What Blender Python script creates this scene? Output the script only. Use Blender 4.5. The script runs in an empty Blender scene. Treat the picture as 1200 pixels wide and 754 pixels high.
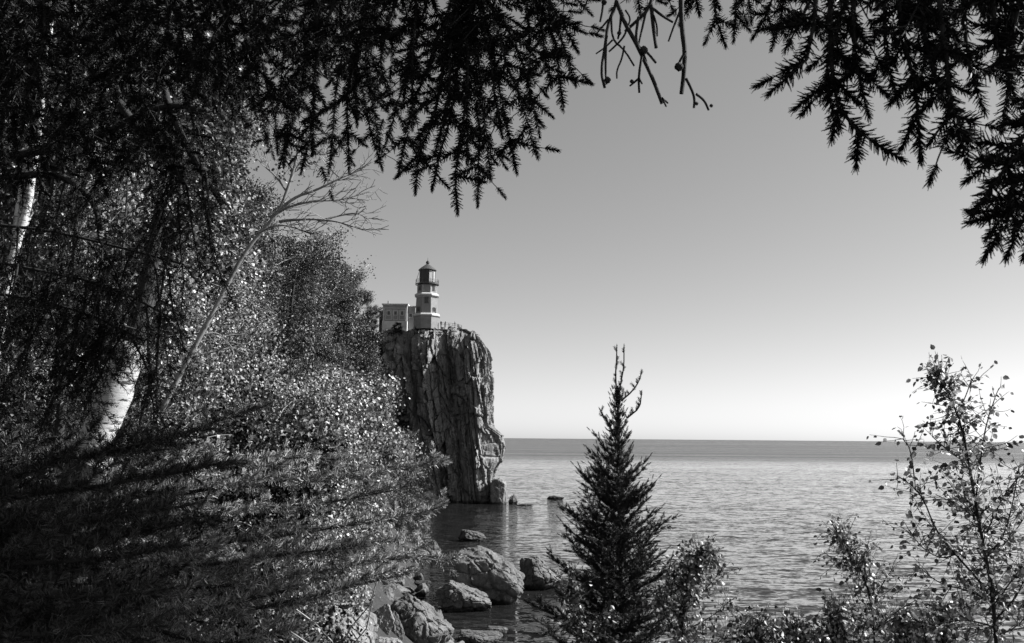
import bpy, math, random
import numpy as np
from mathutils import Vector, Matrix
R = math.radians
scene = bpy.context.scene

# ------------------------------------------------------------------ camera
F = 1000.0                     # focal length in pixels of the 1200 px wide photograph
CAM = np.array((0.0, 0.0, 15.0))
PITCH, ROLL = math.atan(136.5 / F), -R(0.47)
fw = np.array((0, math.cos(PITCH), math.sin(PITCH)))
up0 = np.array((0, -math.sin(PITCH), math.cos(PITCH)))
rt0 = np.array((1.0, 0, 0))
rt = rt0 * math.cos(ROLL) - up0 * math.sin(ROLL)
up = up0 * math.cos(ROLL) + rt0 * math.sin(ROLL)
cam_d = bpy.data.cameras.new('camera')
cam = bpy.data.objects.new('camera', cam_d)
scene.collection.objects.link(cam)
scene.camera = cam
cam.matrix_world = Matrix([[rt[0], up[0], -fw[0], CAM[0]], [rt[1], up[1], -fw[1], CAM[1]],
                           [rt[2], up[2], -fw[2], CAM[2]], [0, 0, 0, 1]])
cam_d.sensor_width = 36.0
cam_d.lens = 36.0 * F / 1200.0
cam_d.clip_start = 0.05
cam_d.clip_end = 90000
cam_d.dof.use_dof = True
cam_d.dof.focus_distance = 14.0
cam_d.dof.aperture_fstop = 16.0

# ------------------------------------------------------------------ sky, sun, exposure
SUN_EL, SUN_AZ = R(38), R(81)       # azimuth clockwise from the view direction (+Y), sun over the lake to the right
sdir = Vector((math.sin(SUN_AZ) * math.cos(SUN_EL), math.cos(SUN_AZ) * math.cos(SUN_EL), math.sin(SUN_EL)))
world = bpy.data.worlds.new("World")
scene.world = world
world.use_nodes = True
wn, wl = world.node_tree.nodes, world.node_tree.links
wn.clear()
sky = wn.new('ShaderNodeTexSky'); sky.sky_type = 'NISHITA'; sky.sun_disc = False
sky.sun_elevation = SUN_EL; sky.sun_rotation = SUN_AZ
sky.air_density = 1.0; sky.dust_density = 0.6; sky.ozone_density = 1.0
sep = wn.new('ShaderNodeSeparateColor')
gam = wn.new('ShaderNodeMath'); gam.operation = 'POWER'; gam.inputs[1].default_value = 0.84
bg = wn.new('ShaderNodeBackground'); bg.inputs['Strength'].default_value = 0.093
wo = wn.new('ShaderNodeOutputWorld')
wl.new(sky.outputs[0], sep.inputs[0])
wl.new(sep.outputs[0], gam.inputs[0])          # monochrome film behind a red filter: only the sky's red light counts
wl.new(gam.outputs[0], bg.inputs['Color'])
wl.new(bg.outputs[0], wo.inputs[0])
sun_d = bpy.data.lights.new('sun', 'SUN')
sun_d.energy = 5.0; sun_d.angle = R(0.53); sun_d.color = (1, 1, 1)
sun = bpy.data.objects.new('sun', sun_d); scene.collection.objects.link(sun)
sun.rotation_euler = sdir.to_track_quat('Z', 'Y').to_euler()
vs = scene.view_settings
vs.view_transform = 'Standard'; vs.look = 'None'; vs.gamma = 1.0; vs.use_curve_mapping = False
vs.exposure = 1.15
scene.cycles.use_denoising = True
scene.cycles.max_bounces = 6
scene.cycles.diffuse_bounces = 1
scene.cycles.glossy_bounces = 3
scene.cycles.transmission_bounces = 3
scene.cycles.use_adaptive_sampling = True
scene.cycles.adaptive_threshold = 0.02

# ------------------------------------------------------------------ helpers
def at(px, py, Y):
    """world point seen at pixel (px, py) of the photograph at a distance Y along the view direction's ground track"""
    d = fw + rt * ((px - 600.0) / F) + up * ((377.0 - py) / F)
    return CAM + d * (Y / d[1])

def link(o, parent=None):
    scene.collection.objects.link(o)
    if parent is not None:
        o.parent = parent
    return o

def tag(o, label=None, cat=None, group=None, kind=None):
    if label: o['label'] = label
    if cat: o['category'] = cat
    if group: o['group'] = group
    if kind: o['kind'] = kind
    return o

def empty(name, loc, label, cat, group=None, rz=0):
    o = bpy.data.objects.new(name, None)
    o.empty_display_size = 0.2
    link(o); o.location = [float(c) for c in loc]; o.rotation_euler = (0, 0, rz)
    return tag(o, label, cat, group)

class MB:
    """collects arrays of vertices and faces, builds ONE mesh object"""
    def __init__(s): s.v = []; s.f = {}; s.n = 0; s.m = {}
    def add(s, verts, faces, mi=0):
        verts = np.asarray(verts, dtype=np.float64).reshape(-1, 3)
        faces = np.asarray(faces, dtype=np.int64)
        s.v.append(verts); s.f.setdefault((faces.shape[1], mi), []).append(faces + s.n); s.n += len(verts)
        return s
    def box(s, c, size, rz=0.0, mi=0):
        x, y, z = np.array(size) / 2.0
        v = np.array([(sx * x, sy * y, sz * z) for sz in (-1, 1) for sy in (-1, 1) for sx in (-1, 1)])
        ca, sa = math.cos(rz), math.sin(rz)
        v = np.stack([v[:, 0] * ca - v[:, 1] * sa, v[:, 0] * sa + v[:, 1] * ca, v[:, 2]], 1) + np.array(c)
        return s.add(v, [(0, 2, 3, 1), (4, 5, 7, 6), (0, 1, 5, 4), (2, 6, 7, 3), (0, 4, 6, 2), (1, 3, 7, 5)], mi)
    def lathe(s, prof, n, c=(0, 0, 0), rot=0.0, caps=True, mi=0):
        k = len(prof); a = np.arange(n) * 2 * math.pi / n + rot
        v = np.zeros((k, n, 3))
        for i, (r, z) in enumerate(prof):
            v[i, :, 0] = r * np.cos(a); v[i, :, 1] = r * np.sin(a); v[i, :, 2] = z
        f = []
        for i in range(k - 1):
            for j in range(n):
                f.append((i * n + j, i * n + (j + 1) % n, (i + 1) * n + (j + 1) % n, (i + 1) * n + j))
        base = s.n
        s.add(v.reshape(-1, 3) + np.array(c), f, mi)
        if caps:
            for i, rev in ((0, True), (k - 1, False)):
                if prof[i][0] > 1e-4:
                    idx = list(range(i * n, i * n + n))
                    s.f.setdefault((n, mi), []).append(np.array([idx[::-1] if rev else idx]) + base)
        return s
    def tube(s, pts, radii, n=5, mi=0, cap=True):
        pts = np.asarray(pts, float); k = len(pts)
        radii = np.broadcast_to(np.asarray(radii, float), (k,))
        tg = np.gradient(pts, axis=0); tg /= np.linalg.norm(tg, axis=1)[:, None] + 1e-12
        ref = np.array((0.31, 0.17, 0.93)) if abs(tg[0, 2]) < 0.8 else np.array((0.93, 0.2, 0.1))
        u = np.cross(tg, ref); u /= np.linalg.norm(u, axis=1)[:, None] + 1e-12
        w = np.cross(tg, u)
        a = np.arange(n) * 2 * math.pi / n
        v = pts[:, None, :] + radii[:, None, None] * (u[:, None, :] * np.cos(a)[None, :, None] + w[:, None, :] * np.sin(a)[None, :, None])
        i, j = np.meshgrid(np.arange(k - 1), np.arange(n), indexing='ij')
        i = i.ravel(); j = j.ravel(); j2 = (j + 1) % n
        f = np.stack([i * n + j, i * n + j2, (i + 1) * n + j2, (i + 1) * n + j], 1)
        return s.add(v.reshape(-1, 3), f, mi)
    def stamp(s, tv, tf, M, T, mi=0):
        """copies of a small template inside this one mesh (leaves, needles)"""
        if len(T) == 0: return s
        tv = np.asarray(tv, float); tf = np.asarray(tf)
        v = np.einsum('nij,vj->nvi', M, tv) + T[:, None, :]
        f = tf[None] + (np.arange(len(T)) * len(tv))[:, None, None]
        return s.add(v.reshape(-1, 3), f.reshape(-1, tf.shape[1]), mi)
    def mesh(s, name, mats, smooth=False):
        me = bpy.data.meshes.new(name)
        v = np.concatenate(s.v); me.vertices.add(len(v)); me.vertices.foreach_set('co', v.astype(np.float32).ravel())
        loops, starts, tot, mi, off = [], [], [], [], 0
        for (k, m), fl in s.f.items():
            fl = np.concatenate(fl); loops.append(fl.ravel())
            starts.append(off + np.arange(len(fl)) * k); tot.append(np.full(len(fl), k)); mi.append(np.full(len(fl), m)); off += fl.size
        loops = np.concatenate(loops); starts = np.concatenate(starts); mi = np.concatenate(mi)
        me.loops.add(len(loops)); me.loops.foreach_set('vertex_index', loops.astype(np.int32))
        me.polygons.add(len(starts)); me.polygons.foreach_set('loop_start', starts.astype(np.int32))
        me.polygons.foreach_set('material_index', mi.astype(np.int32))
        me.polygons.foreach_set('use_smooth', np.full(len(starts), smooth))
        for m in (mats if isinstance(mats, (list, tuple)) else [mats]): me.materials.append(m)
        me.update(calc_edges=True); me.validate()
        return me
    def build(s, name, mats, parent=None, smooth=False):
        return link(bpy.data.objects.new(name, s.mesh(name, mats, smooth)), parent)

def frames(d, roll, scale):
    """(N,3,3) matrices whose local Z is the direction d"""
    d = d / (np.linalg.norm(d, axis=1)[:, None] + 1e-12)
    ref = np.where(np.abs(d[:, 2:3]) < 0.9, np.array([[0, 0, 1.0]]), np.array([[1.0, 0, 0]]))
    u = np.cross(ref, d); u /= np.linalg.norm(u, axis=1)[:, None] + 1e-12
    w = np.cross(d, u)
    c, s_ = np.cos(roll)[:, None], np.sin(roll)[:, None]
    a = u * c + w * s_; b = -u * s_ + w * c
    M = np.stack([a, b, d], 2)
    sc = np.asarray(scale, float)
    if sc.ndim == 1: sc = np.repeat(sc[:, None], 3, 1)
    return M * sc[:, None, :]

# ---- noise on numpy arrays
def _h(ix, iy, iz, seed):
    h = (ix.astype(np.int64) * 374761393 + iy.astype(np.int64) * 668265263 + iz.astype(np.int64) * 2147483647 + seed * 1274126177) & 0xffffffff
    h = ((h ^ (h >> 13)) * 1274126177) & 0xffffffff
    h = ((h ^ (h >> 16)) * 2246822519) & 0xffffffff
    return ((h ^ (h >> 15)) & 0xffffff) / float(0xffffff)
def vnoise(p, seed=0):
    i = np.floor(p); f = p - i; f = f * f * (3 - 2 * f); i = i.astype(np.int64); r = 0
    for dx in (0, 1):
        for dy in (0, 1):
            for dz in (0, 1):
                w = (f[:, 0] if dx else 1 - f[:, 0]) * (f[:, 1] if dy else 1 - f[:, 1]) * (f[:, 2] if dz else 1 - f[:, 2])
                r = r + w * _h(i[:, 0] + dx, i[:, 1] + dy, i[:, 2] + dz, seed)
    return r * 2 - 1
def fbm(p, oct=4, seed=0):
    r = 0; a = 1; t = 0
    for k in range(oct):
        r = r + a * vnoise(p * 2 ** k + 17.3 * k, seed + k); t += a; a *= 0.5
    return r / t
def worley(p, seed=0):
    i = np.floor(p).astype(np.int64); n = len(p)
    off = np.zeros((n, 3)); f1 = np.full(n, 9.0); f2 = np.full(n, 9.0); idv = np.zeros(n); id2 = np.zeros(n)
    for dx in (-1, 0, 1):
        for dy in (-1, 0, 1):
            for dz in (-1, 0, 1):
                c = i + np.array((dx, dy, dz))
                q = np.stack([c[:, 0] + _h(c[:, 0], c[:, 1], c[:, 2], seed), c[:, 1] + _h(c[:, 0], c[:, 1], c[:, 2], seed + 7),
                              c[:, 2] + _h(c[:, 0], c[:, 1], c[:, 2], seed + 13)], 1)
                d = np.linalg.norm(p - q, axis=1); hid = _h(c[:, 0], c[:, 1], c[:, 2], seed + 29)
                cl = d < f1
                f2 = np.where(cl, f1, np.minimum(f2, d)); idv = np.where(cl, hid, idv); off = np.where(cl[:, None], p - q, off)
                f1 = np.where(cl, d, f1)
    worley.off = off
    return f1, f2, idv

# ------------------------------------------------------------------ materials (monochrome place: greys only)
def g(v): return (v, v, v, 1.0)
def new_mat(name):
    m = bpy.data.materials.new(name); m.use_nodes = True
    nt = m.node_tree; return m, nt, nt.nodes['Principled BSDF'], nt.nodes['Material Output']
def nd(nt, t, **kw):
    n = nt.nodes.new(t)
    for k, v in kw.items(): setattr(n, k, v)
    return n
def ramp(nt, src, stops):
    r = nt.nodes.new('ShaderNodeValToRGB'); cr = r.color_ramp
    while len(cr.elements) < len(stops): cr.elements.new(0.5)
    for e, (p, v) in zip(cr.elements, stops): e.position = p; e.color = g(v)
    nt.links.new(src, r.inputs[0]); return r.outputs[0]
def noise(nt, scale, detail=4, rough=0.55, vec=None, stretch=None, coord='Object', dist=0.0):
    n = nt.nodes.new('ShaderNodeTexNoise'); n.inputs['Scale'].default_value = scale; n.inputs['Detail'].default_value = detail
    n.inputs['Roughness'].default_value = rough; n.inputs['Distortion'].default_value = dist
    tc = nt.nodes.new('ShaderNodeTexCoord'); v = tc.outputs[coord] if vec is None else vec
    if stretch is not None:
        mp = nt.nodes.new('ShaderNodeMapping'); mp.inputs['Scale'].default_value = stretch; nt.links.new(v, mp.inputs[0]); v = mp.outputs[0]
    nt.links.new(v, n.inputs['Vector']); return n.outputs['Fac']
def mathn(nt, op, a, b=None, clamp=False):
    m = nt.nodes.new('ShaderNodeMath'); m.operation = op; m.use_clamp = clamp
    for i, x in enumerate((a, b)):
        if x is None: continue
        if isinstance(x, (int, float)): m.inputs[i].default_value = x
        else: nt.links.new(x, m.inputs[i])
    return m.outputs[0]
def bump(nt, p, h, strength, dist):
    b = nt.nodes.new('ShaderNodeBump'); b.inputs['Strength'].default_value = strength; b.inputs['Distance'].default_value = dist
    nt.links.new(h, b.inputs['Height']); nt.links.new(b.outputs[0], p.inputs['Normal']); return b
def plain(name, lo, hi, rough=0.7, scale=3.0, bstr=0.2, bdist=0.02, metal=0.0, stretch=None, spec=0.5):
    m, nt, p, o = new_mat(name)
    n = noise(nt, scale, 6, 0.6, stretch=stretch)
    nt.links.new(ramp(nt, n, [(0.3, lo), (0.7, hi)]), p.inputs['Base Color'])
    p.inputs['Roughness'].default_value = rough; p.inputs['Metallic'].default_value = metal
    p.inputs['Specular IOR Level'].default_value = spec
    if bstr: bump(nt, p, noise(nt, scale * 4, 6, 0.6, stretch=stretch), bstr, bdist)
    return m
def leaf_mat(name, lo, hi, rough=0.45, trans=0.35, spec=0.5):
    m, nt, p, o = new_mat(name)
    geo = nt.nodes.new('ShaderNodeNewGeometry')
    c = ramp(nt, geo.outputs['Random Per Island'], [(0.0, lo), (0.5, lo + (hi - lo) * .22), (1.0, hi)])
    nt.links.new(c, p.inputs['Base Color']); p.inputs['Roughness'].default_value = rough
    p.inputs['Specular IOR Level'].default_value = spec
    if trans > 0:
        t = nt.nodes.new('ShaderNodeBsdfTranslucent'); nt.links.new(c, t.inputs['Color'])
        mx = nt.nodes.new('ShaderNodeMixShader'); mx.inputs[0].default_value = trans
        nt.links.new(p.outputs[0], mx.inputs[1]); nt.links.new(t.outputs[0], mx.inputs[2]); nt.links.new(mx.outputs[0], o.inputs['Surface'])
    return m
M = {}
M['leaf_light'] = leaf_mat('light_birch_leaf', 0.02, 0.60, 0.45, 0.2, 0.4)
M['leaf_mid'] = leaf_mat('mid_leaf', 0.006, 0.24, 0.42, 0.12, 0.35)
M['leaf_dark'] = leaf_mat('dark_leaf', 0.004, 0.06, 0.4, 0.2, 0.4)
M['needle_dark'] = leaf_mat('spruce_needle', 0.003, 0.012, 0.55, 0.0, 0.15)
M['needle_mid'] = leaf_mat('fir_needle', 0.006, 0.07, 0.5, 0.0, 0.25)
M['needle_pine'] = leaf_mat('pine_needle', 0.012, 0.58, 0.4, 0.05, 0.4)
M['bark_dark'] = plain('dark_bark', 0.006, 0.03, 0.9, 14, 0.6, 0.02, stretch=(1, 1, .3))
M['bark_grey'] = plain('grey_bark', 0.10, 0.26, 0.85, 9, 0.5, 0.02, stretch=(1, 1, .4))
M['needle_shade'] = leaf_mat('shaded_pine_needle', 0.004, 0.12, 0.5, 0.0, 0.2)  # darker copy of the pine needles, shade put into the colour
M['shade_leaf'] = leaf_mat('shade_dark_leaf', 0.003, 0.018, 0.6, 0.0, 0.1)  # near-black leaves for backing bushes, deep shade painted into their colour
M['bark_pale'] = plain('pale_dead_wood', 0.10, 0.25, 0.8, 9, 0.4, 0.01, stretch=(1, 1, .3))
def birch_mat():
    m, nt, p, o = new_mat('birch_bark')
    tc = nt.nodes.new('ShaderNodeTexCoord')
    a = noise(nt, 7.0, 6, 0.7, stretch=(1, 1, 4.5)); b = noise(nt, 2.2, 5, 0.7)
    lent = ramp(nt, a, [(0.0, 0.0), (0.40, 0.0), (0.45, 1.0)])
    patch = ramp(nt, b, [(0.0, 0.12), (0.36, 0.2), (0.42, 1.0)])
    pr = mathn(nt, 'MULTIPLY', lent, patch)
    nt.links.new(ramp(nt, pr, [(0.0, 0.02), (0.5, 0.2), (1.0, 0.42)]), p.inputs['Base Color'])
    p.inputs['Roughness'].default_value = 0.7
    bump(nt, p, a, 0.7, 0.012); return m
M['birch'] = birch_mat()

def rock_mat(name, lo, hi, fine=1.0):
    m, nt, p, o = new_mat(name)
    big = noise(nt, 0.35 * fine, 8, 0.68, coord='Object'); streak = noise(nt, 1.0 * fine, 6, 0.7, stretch=(1.0, 1.0, 0.12))
    grain = noise(nt, 5.5 * fine, 8, 0.75)
    s1 = mathn(nt, 'ADD', mathn(nt, 'MULTIPLY', big, 0.45), mathn(nt, 'ADD', mathn(nt, 'MULTIPLY', streak, 0.4), mathn(nt, 'MULTIPLY', grain, 0.3)))
    nt.links.new(ramp(nt, s1, [(0.42, lo), (0.57, lo + (hi - lo) * .38), (0.76, hi)]), p.inputs['Base Color'])
    src = p.inputs['Base Color'].links[0].from_socket; ge = nt.nodes.new('ShaderNodeNewGeometry'); sz = nt.nodes.new('ShaderNodeSeparateXYZ'); nt.links.new(ge.outputs['Position'], sz.inputs[0])
    wet = ramp(nt, mathn(nt, 'ADD', sz.outputs['Z'], mathn(nt, 'MULTIPLY', big, 0.7)), [(0.60, 0.22), (0.85, 1.0)])
    mu = nt.nodes.new('ShaderNodeMix'); mu.data_type = 'RGBA'; mu.blend_type = 'MULTIPLY'; mu.inputs[0].default_value = 1.0; nt.links.new(src, mu.inputs[6]); nt.links.new(wet, mu.inputs[7]); nt.links.new(mu.outputs[2], p.inputs['Base Color'])
    p.inputs['Roughness'].default_value = 0.85
    h = mathn(nt, 'ADD', mathn(nt, 'MULTIPLY', grain, 0.5), streak)
    bump(nt, p, h, 0.7, 0.22 / fine); return m
M['cliff'] = rock_mat('cliff_rock', 0.02, 0.36)
M['rock'] = rock_mat('shore_rock', 0.02, 0.2, 2.2)
M['rock_pale'] = rock_mat('pale_shore_rock', 0.07, 0.30, 2.5)
M['rock_wet'] = rock_mat('dark_wet_rock', 0.03, 0.12, 2.2)

# ------------------------------------------------------------------ lake
def water_mat():
    m, nt, p, o = new_mat('lake_water')
    L = nt.links
    geo = nt.nodes.new('ShaderNodeNewGeometry')
    p.inputs['Base Color'].default_value = g(0.012); p.inputs['IOR'].default_value = 1.333
    sx = nt.nodes.new('ShaderNodeSeparateXYZ'); L.new(geo.outputs['Position'], sx.inputs[0])
    # wind line: beyond about half a kilometre the surface is rougher
    wob = noise(nt, 0.004, 3, 0.5, vec=geo.outputs['Position'], stretch=(0.25, 1, 1))
    yy = mathn(nt, 'ADD', sx.outputs['Y'], mathn(nt, 'MULTIPLY', wob, 120.0))
    far = mathn(nt, 'MULTIPLY', mathn(nt, 'DIVIDE', mathn(nt, 'SUBTRACT', yy, 560.0), 220.0, clamp=True), ramp(nt, noise(nt, 0.010, 4, 0.65, vec=geo.outputs['Position'], stretch=(0.05, 1, 1)), [(0.3, 0.45), (0.6, 1.0)]))
    streak = noise(nt, 0.012, 4, 0.6, vec=geo.outputs['Position'], stretch=(0.12, 1, 1))
    big_p = noise(nt, 0.0045, 4, 0.6, vec=geo.outputs['Position'], stretch=(0.2, 1, 1))
    patch = mathn(nt, 'MULTIPLY', ramp(nt, streak, [(0.33, 0.40), (0.67, 1.15)]), ramp(nt, big_p, [(0.35, 0.65), (0.65, 1.2)]))
    acc = None
    for sc, st, k in ((0.16, (0.30, 1.0, 1), 0.30), (0.95, (0.42, 1.1, 1), 1.05), (3.0, (0.5, 1.0, 1), 0.95)):
        mp = nt.nodes.new('ShaderNodeMapping'); mp.inputs['Scale'].default_value = st; mp.inputs['Rotation'].default_value = (0, 0, 0.12); L.new(geo.outputs['Position'], mp.inputs[0])
        n = nt.nodes.new('ShaderNodeTexNoise'); n.inputs['Scale'].default_value = sc; n.inputs['Detail'].default_value = 3; n.inputs['Distortion'].default_value = 0.3; L.new(mp.outputs[0], n.inputs['Vector'])
        v = nt.nodes.new('ShaderNodeVectorMath'); v.operation = 'SUBTRACT'; L.new(n.outputs['Color'], v.inputs[0]); v.inputs[1].default_value = (.5, .5, .5)
        v2 = nt.nodes.new('ShaderNodeVectorMath'); v2.operation = 'MULTIPLY'; L.new(v.outputs[0], v2.inputs[0]); v2.inputs[1].default_value = (k * .62, k * 1.12, 0)
        if acc is None: acc = v2.outputs[0]
        else:
            ad = nt.nodes.new('ShaderNodeVectorMath'); ad.operation = 'ADD'; L.new(acc, ad.inputs[0]); L.new(v2.outputs[0], ad.inputs[1]); acc = ad.outputs[0]
    sc_ = nt.nodes.new('ShaderNodeVectorMath'); sc_.operation = 'SCALE'; L.new(acc, sc_.inputs[0]); L.new(patch, sc_.inputs['Scale'])
    ad = nt.nodes.new('ShaderNodeVectorMath'); ad.operation = 'ADD'; L.new(sc_.outputs[0], ad.inputs[0]); ad.inputs[1].default_value = (0, 0, 1)
    nm = nt.nodes.new('ShaderNodeVectorMath'); nm.operation = 'NORMALIZE'; L.new(ad.outputs[0], nm.inputs[0]); L.new(nm.outputs[0], p.inputs['Normal'])
    rg = mathn(nt, 'ADD', mathn(nt, 'MULTIPLY', far, 0.22), 0.05)
    L.new(rg, p.inputs['Roughness'])
    return m
M['water'] = water_mat()
lake = MB().add([(-40000, -200, 0), (60000, -200, 0), (60000, 60000, 0), (-40000, 60000, 0)], [(0, 1, 2, 3)]).build('lake', M['water'])
tag(lake, kind='structure')

# ------------------------------------------------------------------ terrain
SHORE = np.array([(90, -60), (75, -10), (52, 25), (30, 42), (14, 50), (2, 56), (-6, 64), (-8.5, 80), (-11.5, 105), (-15.5, 150), (-23, 190), (-26, 208),
                  (-14, 209), (-12, 214), (-12, 232), (-30, 262), (-90, 330), (-220, 430), (-400, 560), (-400, -100), (90, -100)], float)
def seg_dist(x, y, P, closed=True):
    d = np.full(x.shape, 1e9); n = len(P)
    for i in range(16):
        a, b = P[i], P[i + 1]; ab = b - a
        t = np.clip(((x - a[0]) * ab[0] + (y - a[1]) * ab[1]) / (ab @ ab), 0, 1)
        d = np.minimum(d, np.hypot(x - a[0] - t * ab[0], y - a[1] - t * ab[1]))
    return d
def inside(x, y, P):
    c = np.zeros(x.shape, bool); n = len(P); j = n - 1
    for i in range(n):
        xi, yi, xj, yj = *P[i], *P[j]
        if yi != yj:
            c ^= ((yi > y) != (yj > y)) & (x < (xj - xi) * (y - yi) / (yj - yi) + xi)
        j = i
    return c
def smooth(a, b, x):
    t = np.clip((x - a) / (b - a), 0, 1); return t * t * (3 - 2 * t)
def terrain(x, y):
    x = np.atleast_1d(np.asarray(x, float)); y = np.atleast_1d(np.asarray(y, float))
    d = seg_dist(x, y, SHORE) * np.where(inside(x, y, SHORE), 1, -1)
    near = np.interp(d, [-30, 0, 4, 14, 30, 42, 50, 56, 70, 120], [-8, 0, 0.7, 2.2, 5.2, 8.6, 11.2, 13.2, 15.0, 24])
    steep = np.interp(d, [-30, 0, 5, 12, 22, 40, 60, 120], [-8, 0, 6, 15, 26, 36, 41, 50])
    w = smooth(12, 75, y) * smooth(2, -14, x)
    z = near * (1 - w) + steep * w
    z += 0.5 * smooth(-1, -7, x) * smooth(60, 20, y) * smooth(0, 10, d)
    p = np.stack([x / 9, y / 9, x * 0], 1)
    z += (fbm(p, 4, 3) * 1.1) * smooth(0, 8, d) * smooth(3, 14, np.hypot(x, y)) + fbm(p * 4, 3, 8) * 0.18
    # plateau of the headland
    hd = smooth(-60, -40, x) * smooth(196, 206, y) * smooth(280, 240, y)
    z = z * (1 - hd) + np.minimum(z, 41.2) * hd
    return z
def ground_z(x, y): return float(terrain(x, y)[0])

def hit(px, py):
    """where the line of sight through a pixel meets the ground or the lake"""
    Y = np.concatenate([np.arange(6, 120, .25), np.arange(120, 260, 1.0)]); d = fw + rt * ((px - 600.0) / F) + up * ((377.0 - py) / F)
    Q = CAM + d[None] * (Y / d[1])[:, None]; gz = np.maximum(terrain(Q[:, 0], Q[:, 1]), 0); k_ = int(np.argmax(Q[:, 2] <= gz)); return Q[k_]
def ground_mat():
    m, nt, p, o = new_mat('hillside_soil')
    a = noise(nt, 0.6, 8, 0.7); b = noise(nt, 6.0, 6, 0.7)
    s = mathn(nt, 'ADD', mathn(nt, 'MULTIPLY', a, 0.5), mathn(nt, 'MULTIPLY', b, 0.5))
    nt.links.new(ramp(nt, s, [(0.35, 0.008), (0.55, 0.03), (0.72, 0.10)]), p.inputs['Base Color'])
    p.inputs['Roughness'].default_value = 0.95; bump(nt, p, s, 1.0, 0.3); return m
M['ground'] = ground_mat()
def grid_mesh(xs, ys, zf):
    X, Y = np.meshgrid(xs, ys, indexing='ij'); Z = zf(X.ravel(), Y.ravel())
    nx, ny = len(xs), len(ys)
    i, j = np.meshgrid(np.arange(nx - 1), np.arange(ny - 1), indexing='ij'); i = i.ravel(); j = j.ravel()
    f = np.stack([i * ny + j, (i + 1) * ny + j, (i + 1) * ny + j + 1, i * ny + j + 1], 1)
    return MB().add(np.stack([X.ravel(), Y.ravel(), Z], 1), f)
xs = np.unique(np.concatenate([np.linspace(-380, -60, 60), np.linspace(-60, 30, 150), np.linspace(30, 90, 30)]))
ys = np.unique(np.concatenate([np.linspace(-95, -20, 20), np.linspace(-20, 120, 230), np.linspace(120, 260, 110), np.linspace(260, 420, 40)]))
hill = grid_mesh(xs, ys, terrain).build('hillside', M['ground'], smooth=True)
tag(hill, kind='structure')

# ------------------------------------------------------------------ cliff
def resample(P, step):
    P = np.asarray(P, float); seg = np.linalg.norm(np.diff(P, axis=0), axis=1); s = np.concatenate([[0], np.cumsum(seg)])
    n = int(s[-1] / step); t = np.linspace(0, s[-1], n)
    return np.stack([np.interp(t, s, P[:, k]) for k in range(P.shape[1])], 1)
def chaikin(P, k=2):
    P = np.asarray(P, float)
    for _ in range(k):
        Q = [P[0]]
        for a, b in zip(P[:-1], P[1:]): Q += [a * .75 + b * .25, a * .25 + b * .75]
        P = np.array(Q + [P[-1]])
    return P
PL = [(-62, 244), (-50, 226), (-41, 212), (-34, 207), (-31, 205.5), (-26.5, 206.5), (-24, 203.5), (-18.5, 202.5), (-15.5, 204.2), (-12, 203.2), (-9.5, 200.6),
      (-6.2, 201.2), (-4.6, 204.5), (-4.8, 212), (-6, 224), (-11, 238), (-24, 252), (-44, 262)]
pl = resample(chaikin(PL, 2), 0.19)
tn = np.gradient(pl, axis=0); tn /= np.linalg.norm(tn, axis=1)[:, None]
inw = np.stack([-tn[:, 1], tn[:, 0]], 1)
# smooth inward normals so the rounded top does not fold
k = np.ones(61) / 61
inw = np.stack([np.convolve(np.pad(inw[:, c], 30, mode='edge'), k, mode='valid') for c in (0, 1)], 1); inw /= np.linalg.norm(inw, axis=1)[:, None]
zr = np.concatenate([np.linspace(-2, 33, 185), np.linspace(0, 1, 46)[1:] + 100, np.linspace(0, 1, 26)[1:] + 200])
ns, nz = len(pl), len(zr)
S = np.repeat(pl[:, None, :], nz, 1); Nn = np.repeat(inw[:, None, :], nz, 1)
Zi = np.repeat(zr[None], ns, 0)
rightness = smooth(-17, -7, pl[:, 0])[:, None] * smooth(206.5, 203, pl[:, 1])[:, None] + smooth(203, 207, pl[:, 1])[:, None] * smooth(-20, -8, pl[:, 0])[:, None]
rightness = np.clip(rightness, 0, 1)
rim = (3.2 + 6.0 * rightness)
wall = Zi < 90; rnd = (Zi > 90) & (Zi < 190); cap = Zi > 190
ang = np.where(rnd, (Zi - 100), 1.0) * math.pi / 2
ztop = 41.2
inset = np.where(wall, 0.028 * np.clip(Zi, 0, 33), 0.92 + rim * (1 - np.cos(ang)))
inset = np.where(cap, 0.92 + rim + (Zi - 200) * 9.0, inset)
Z = np.where(wall, Zi, 33 + (ztop - 33) * np.sin(ang)); Z = np.where(cap, ztop + 0.15 * (Zi - 200), Z)
# left flank of the face leans back and is lower
X = S[..., 0] + Nn[..., 0] * inset; Y = S[..., 1] + Nn[..., 1] * inset
P0 = np.stack([X.ravel(), Y.ravel(), Z.ravel()], 1)
sh = P0.copy(); sh[:, 0] += 0.20 * P0[:, 2]                 # joints lean
wob = fbm(P0 / 5.0, 3, 4)
q = np.stack([sh[:, 0] / 3.4 + wob * .3, sh[:, 1] / 3.4, P0[:, 2] / 9.0 + wob * .3], 1)
f1, f2, c1 = worley(q, 11); o1 = worley.off
q2 = np.stack([sh[:, 0] / 1.25 + wob * .35, sh[:, 1] / 1.25, P0[:, 2] / 5.5 + wob * .35], 1)
g1, g2, c2 = worley(q2, 23); o2 = worley.off
q3 = np.stack([sh[:, 0] / 0.55, sh[:, 1] / 0.55, P0[:, 2] / 2.6 + wob], 1)
h1, h2, c3 = worley(q3, 31)
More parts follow.
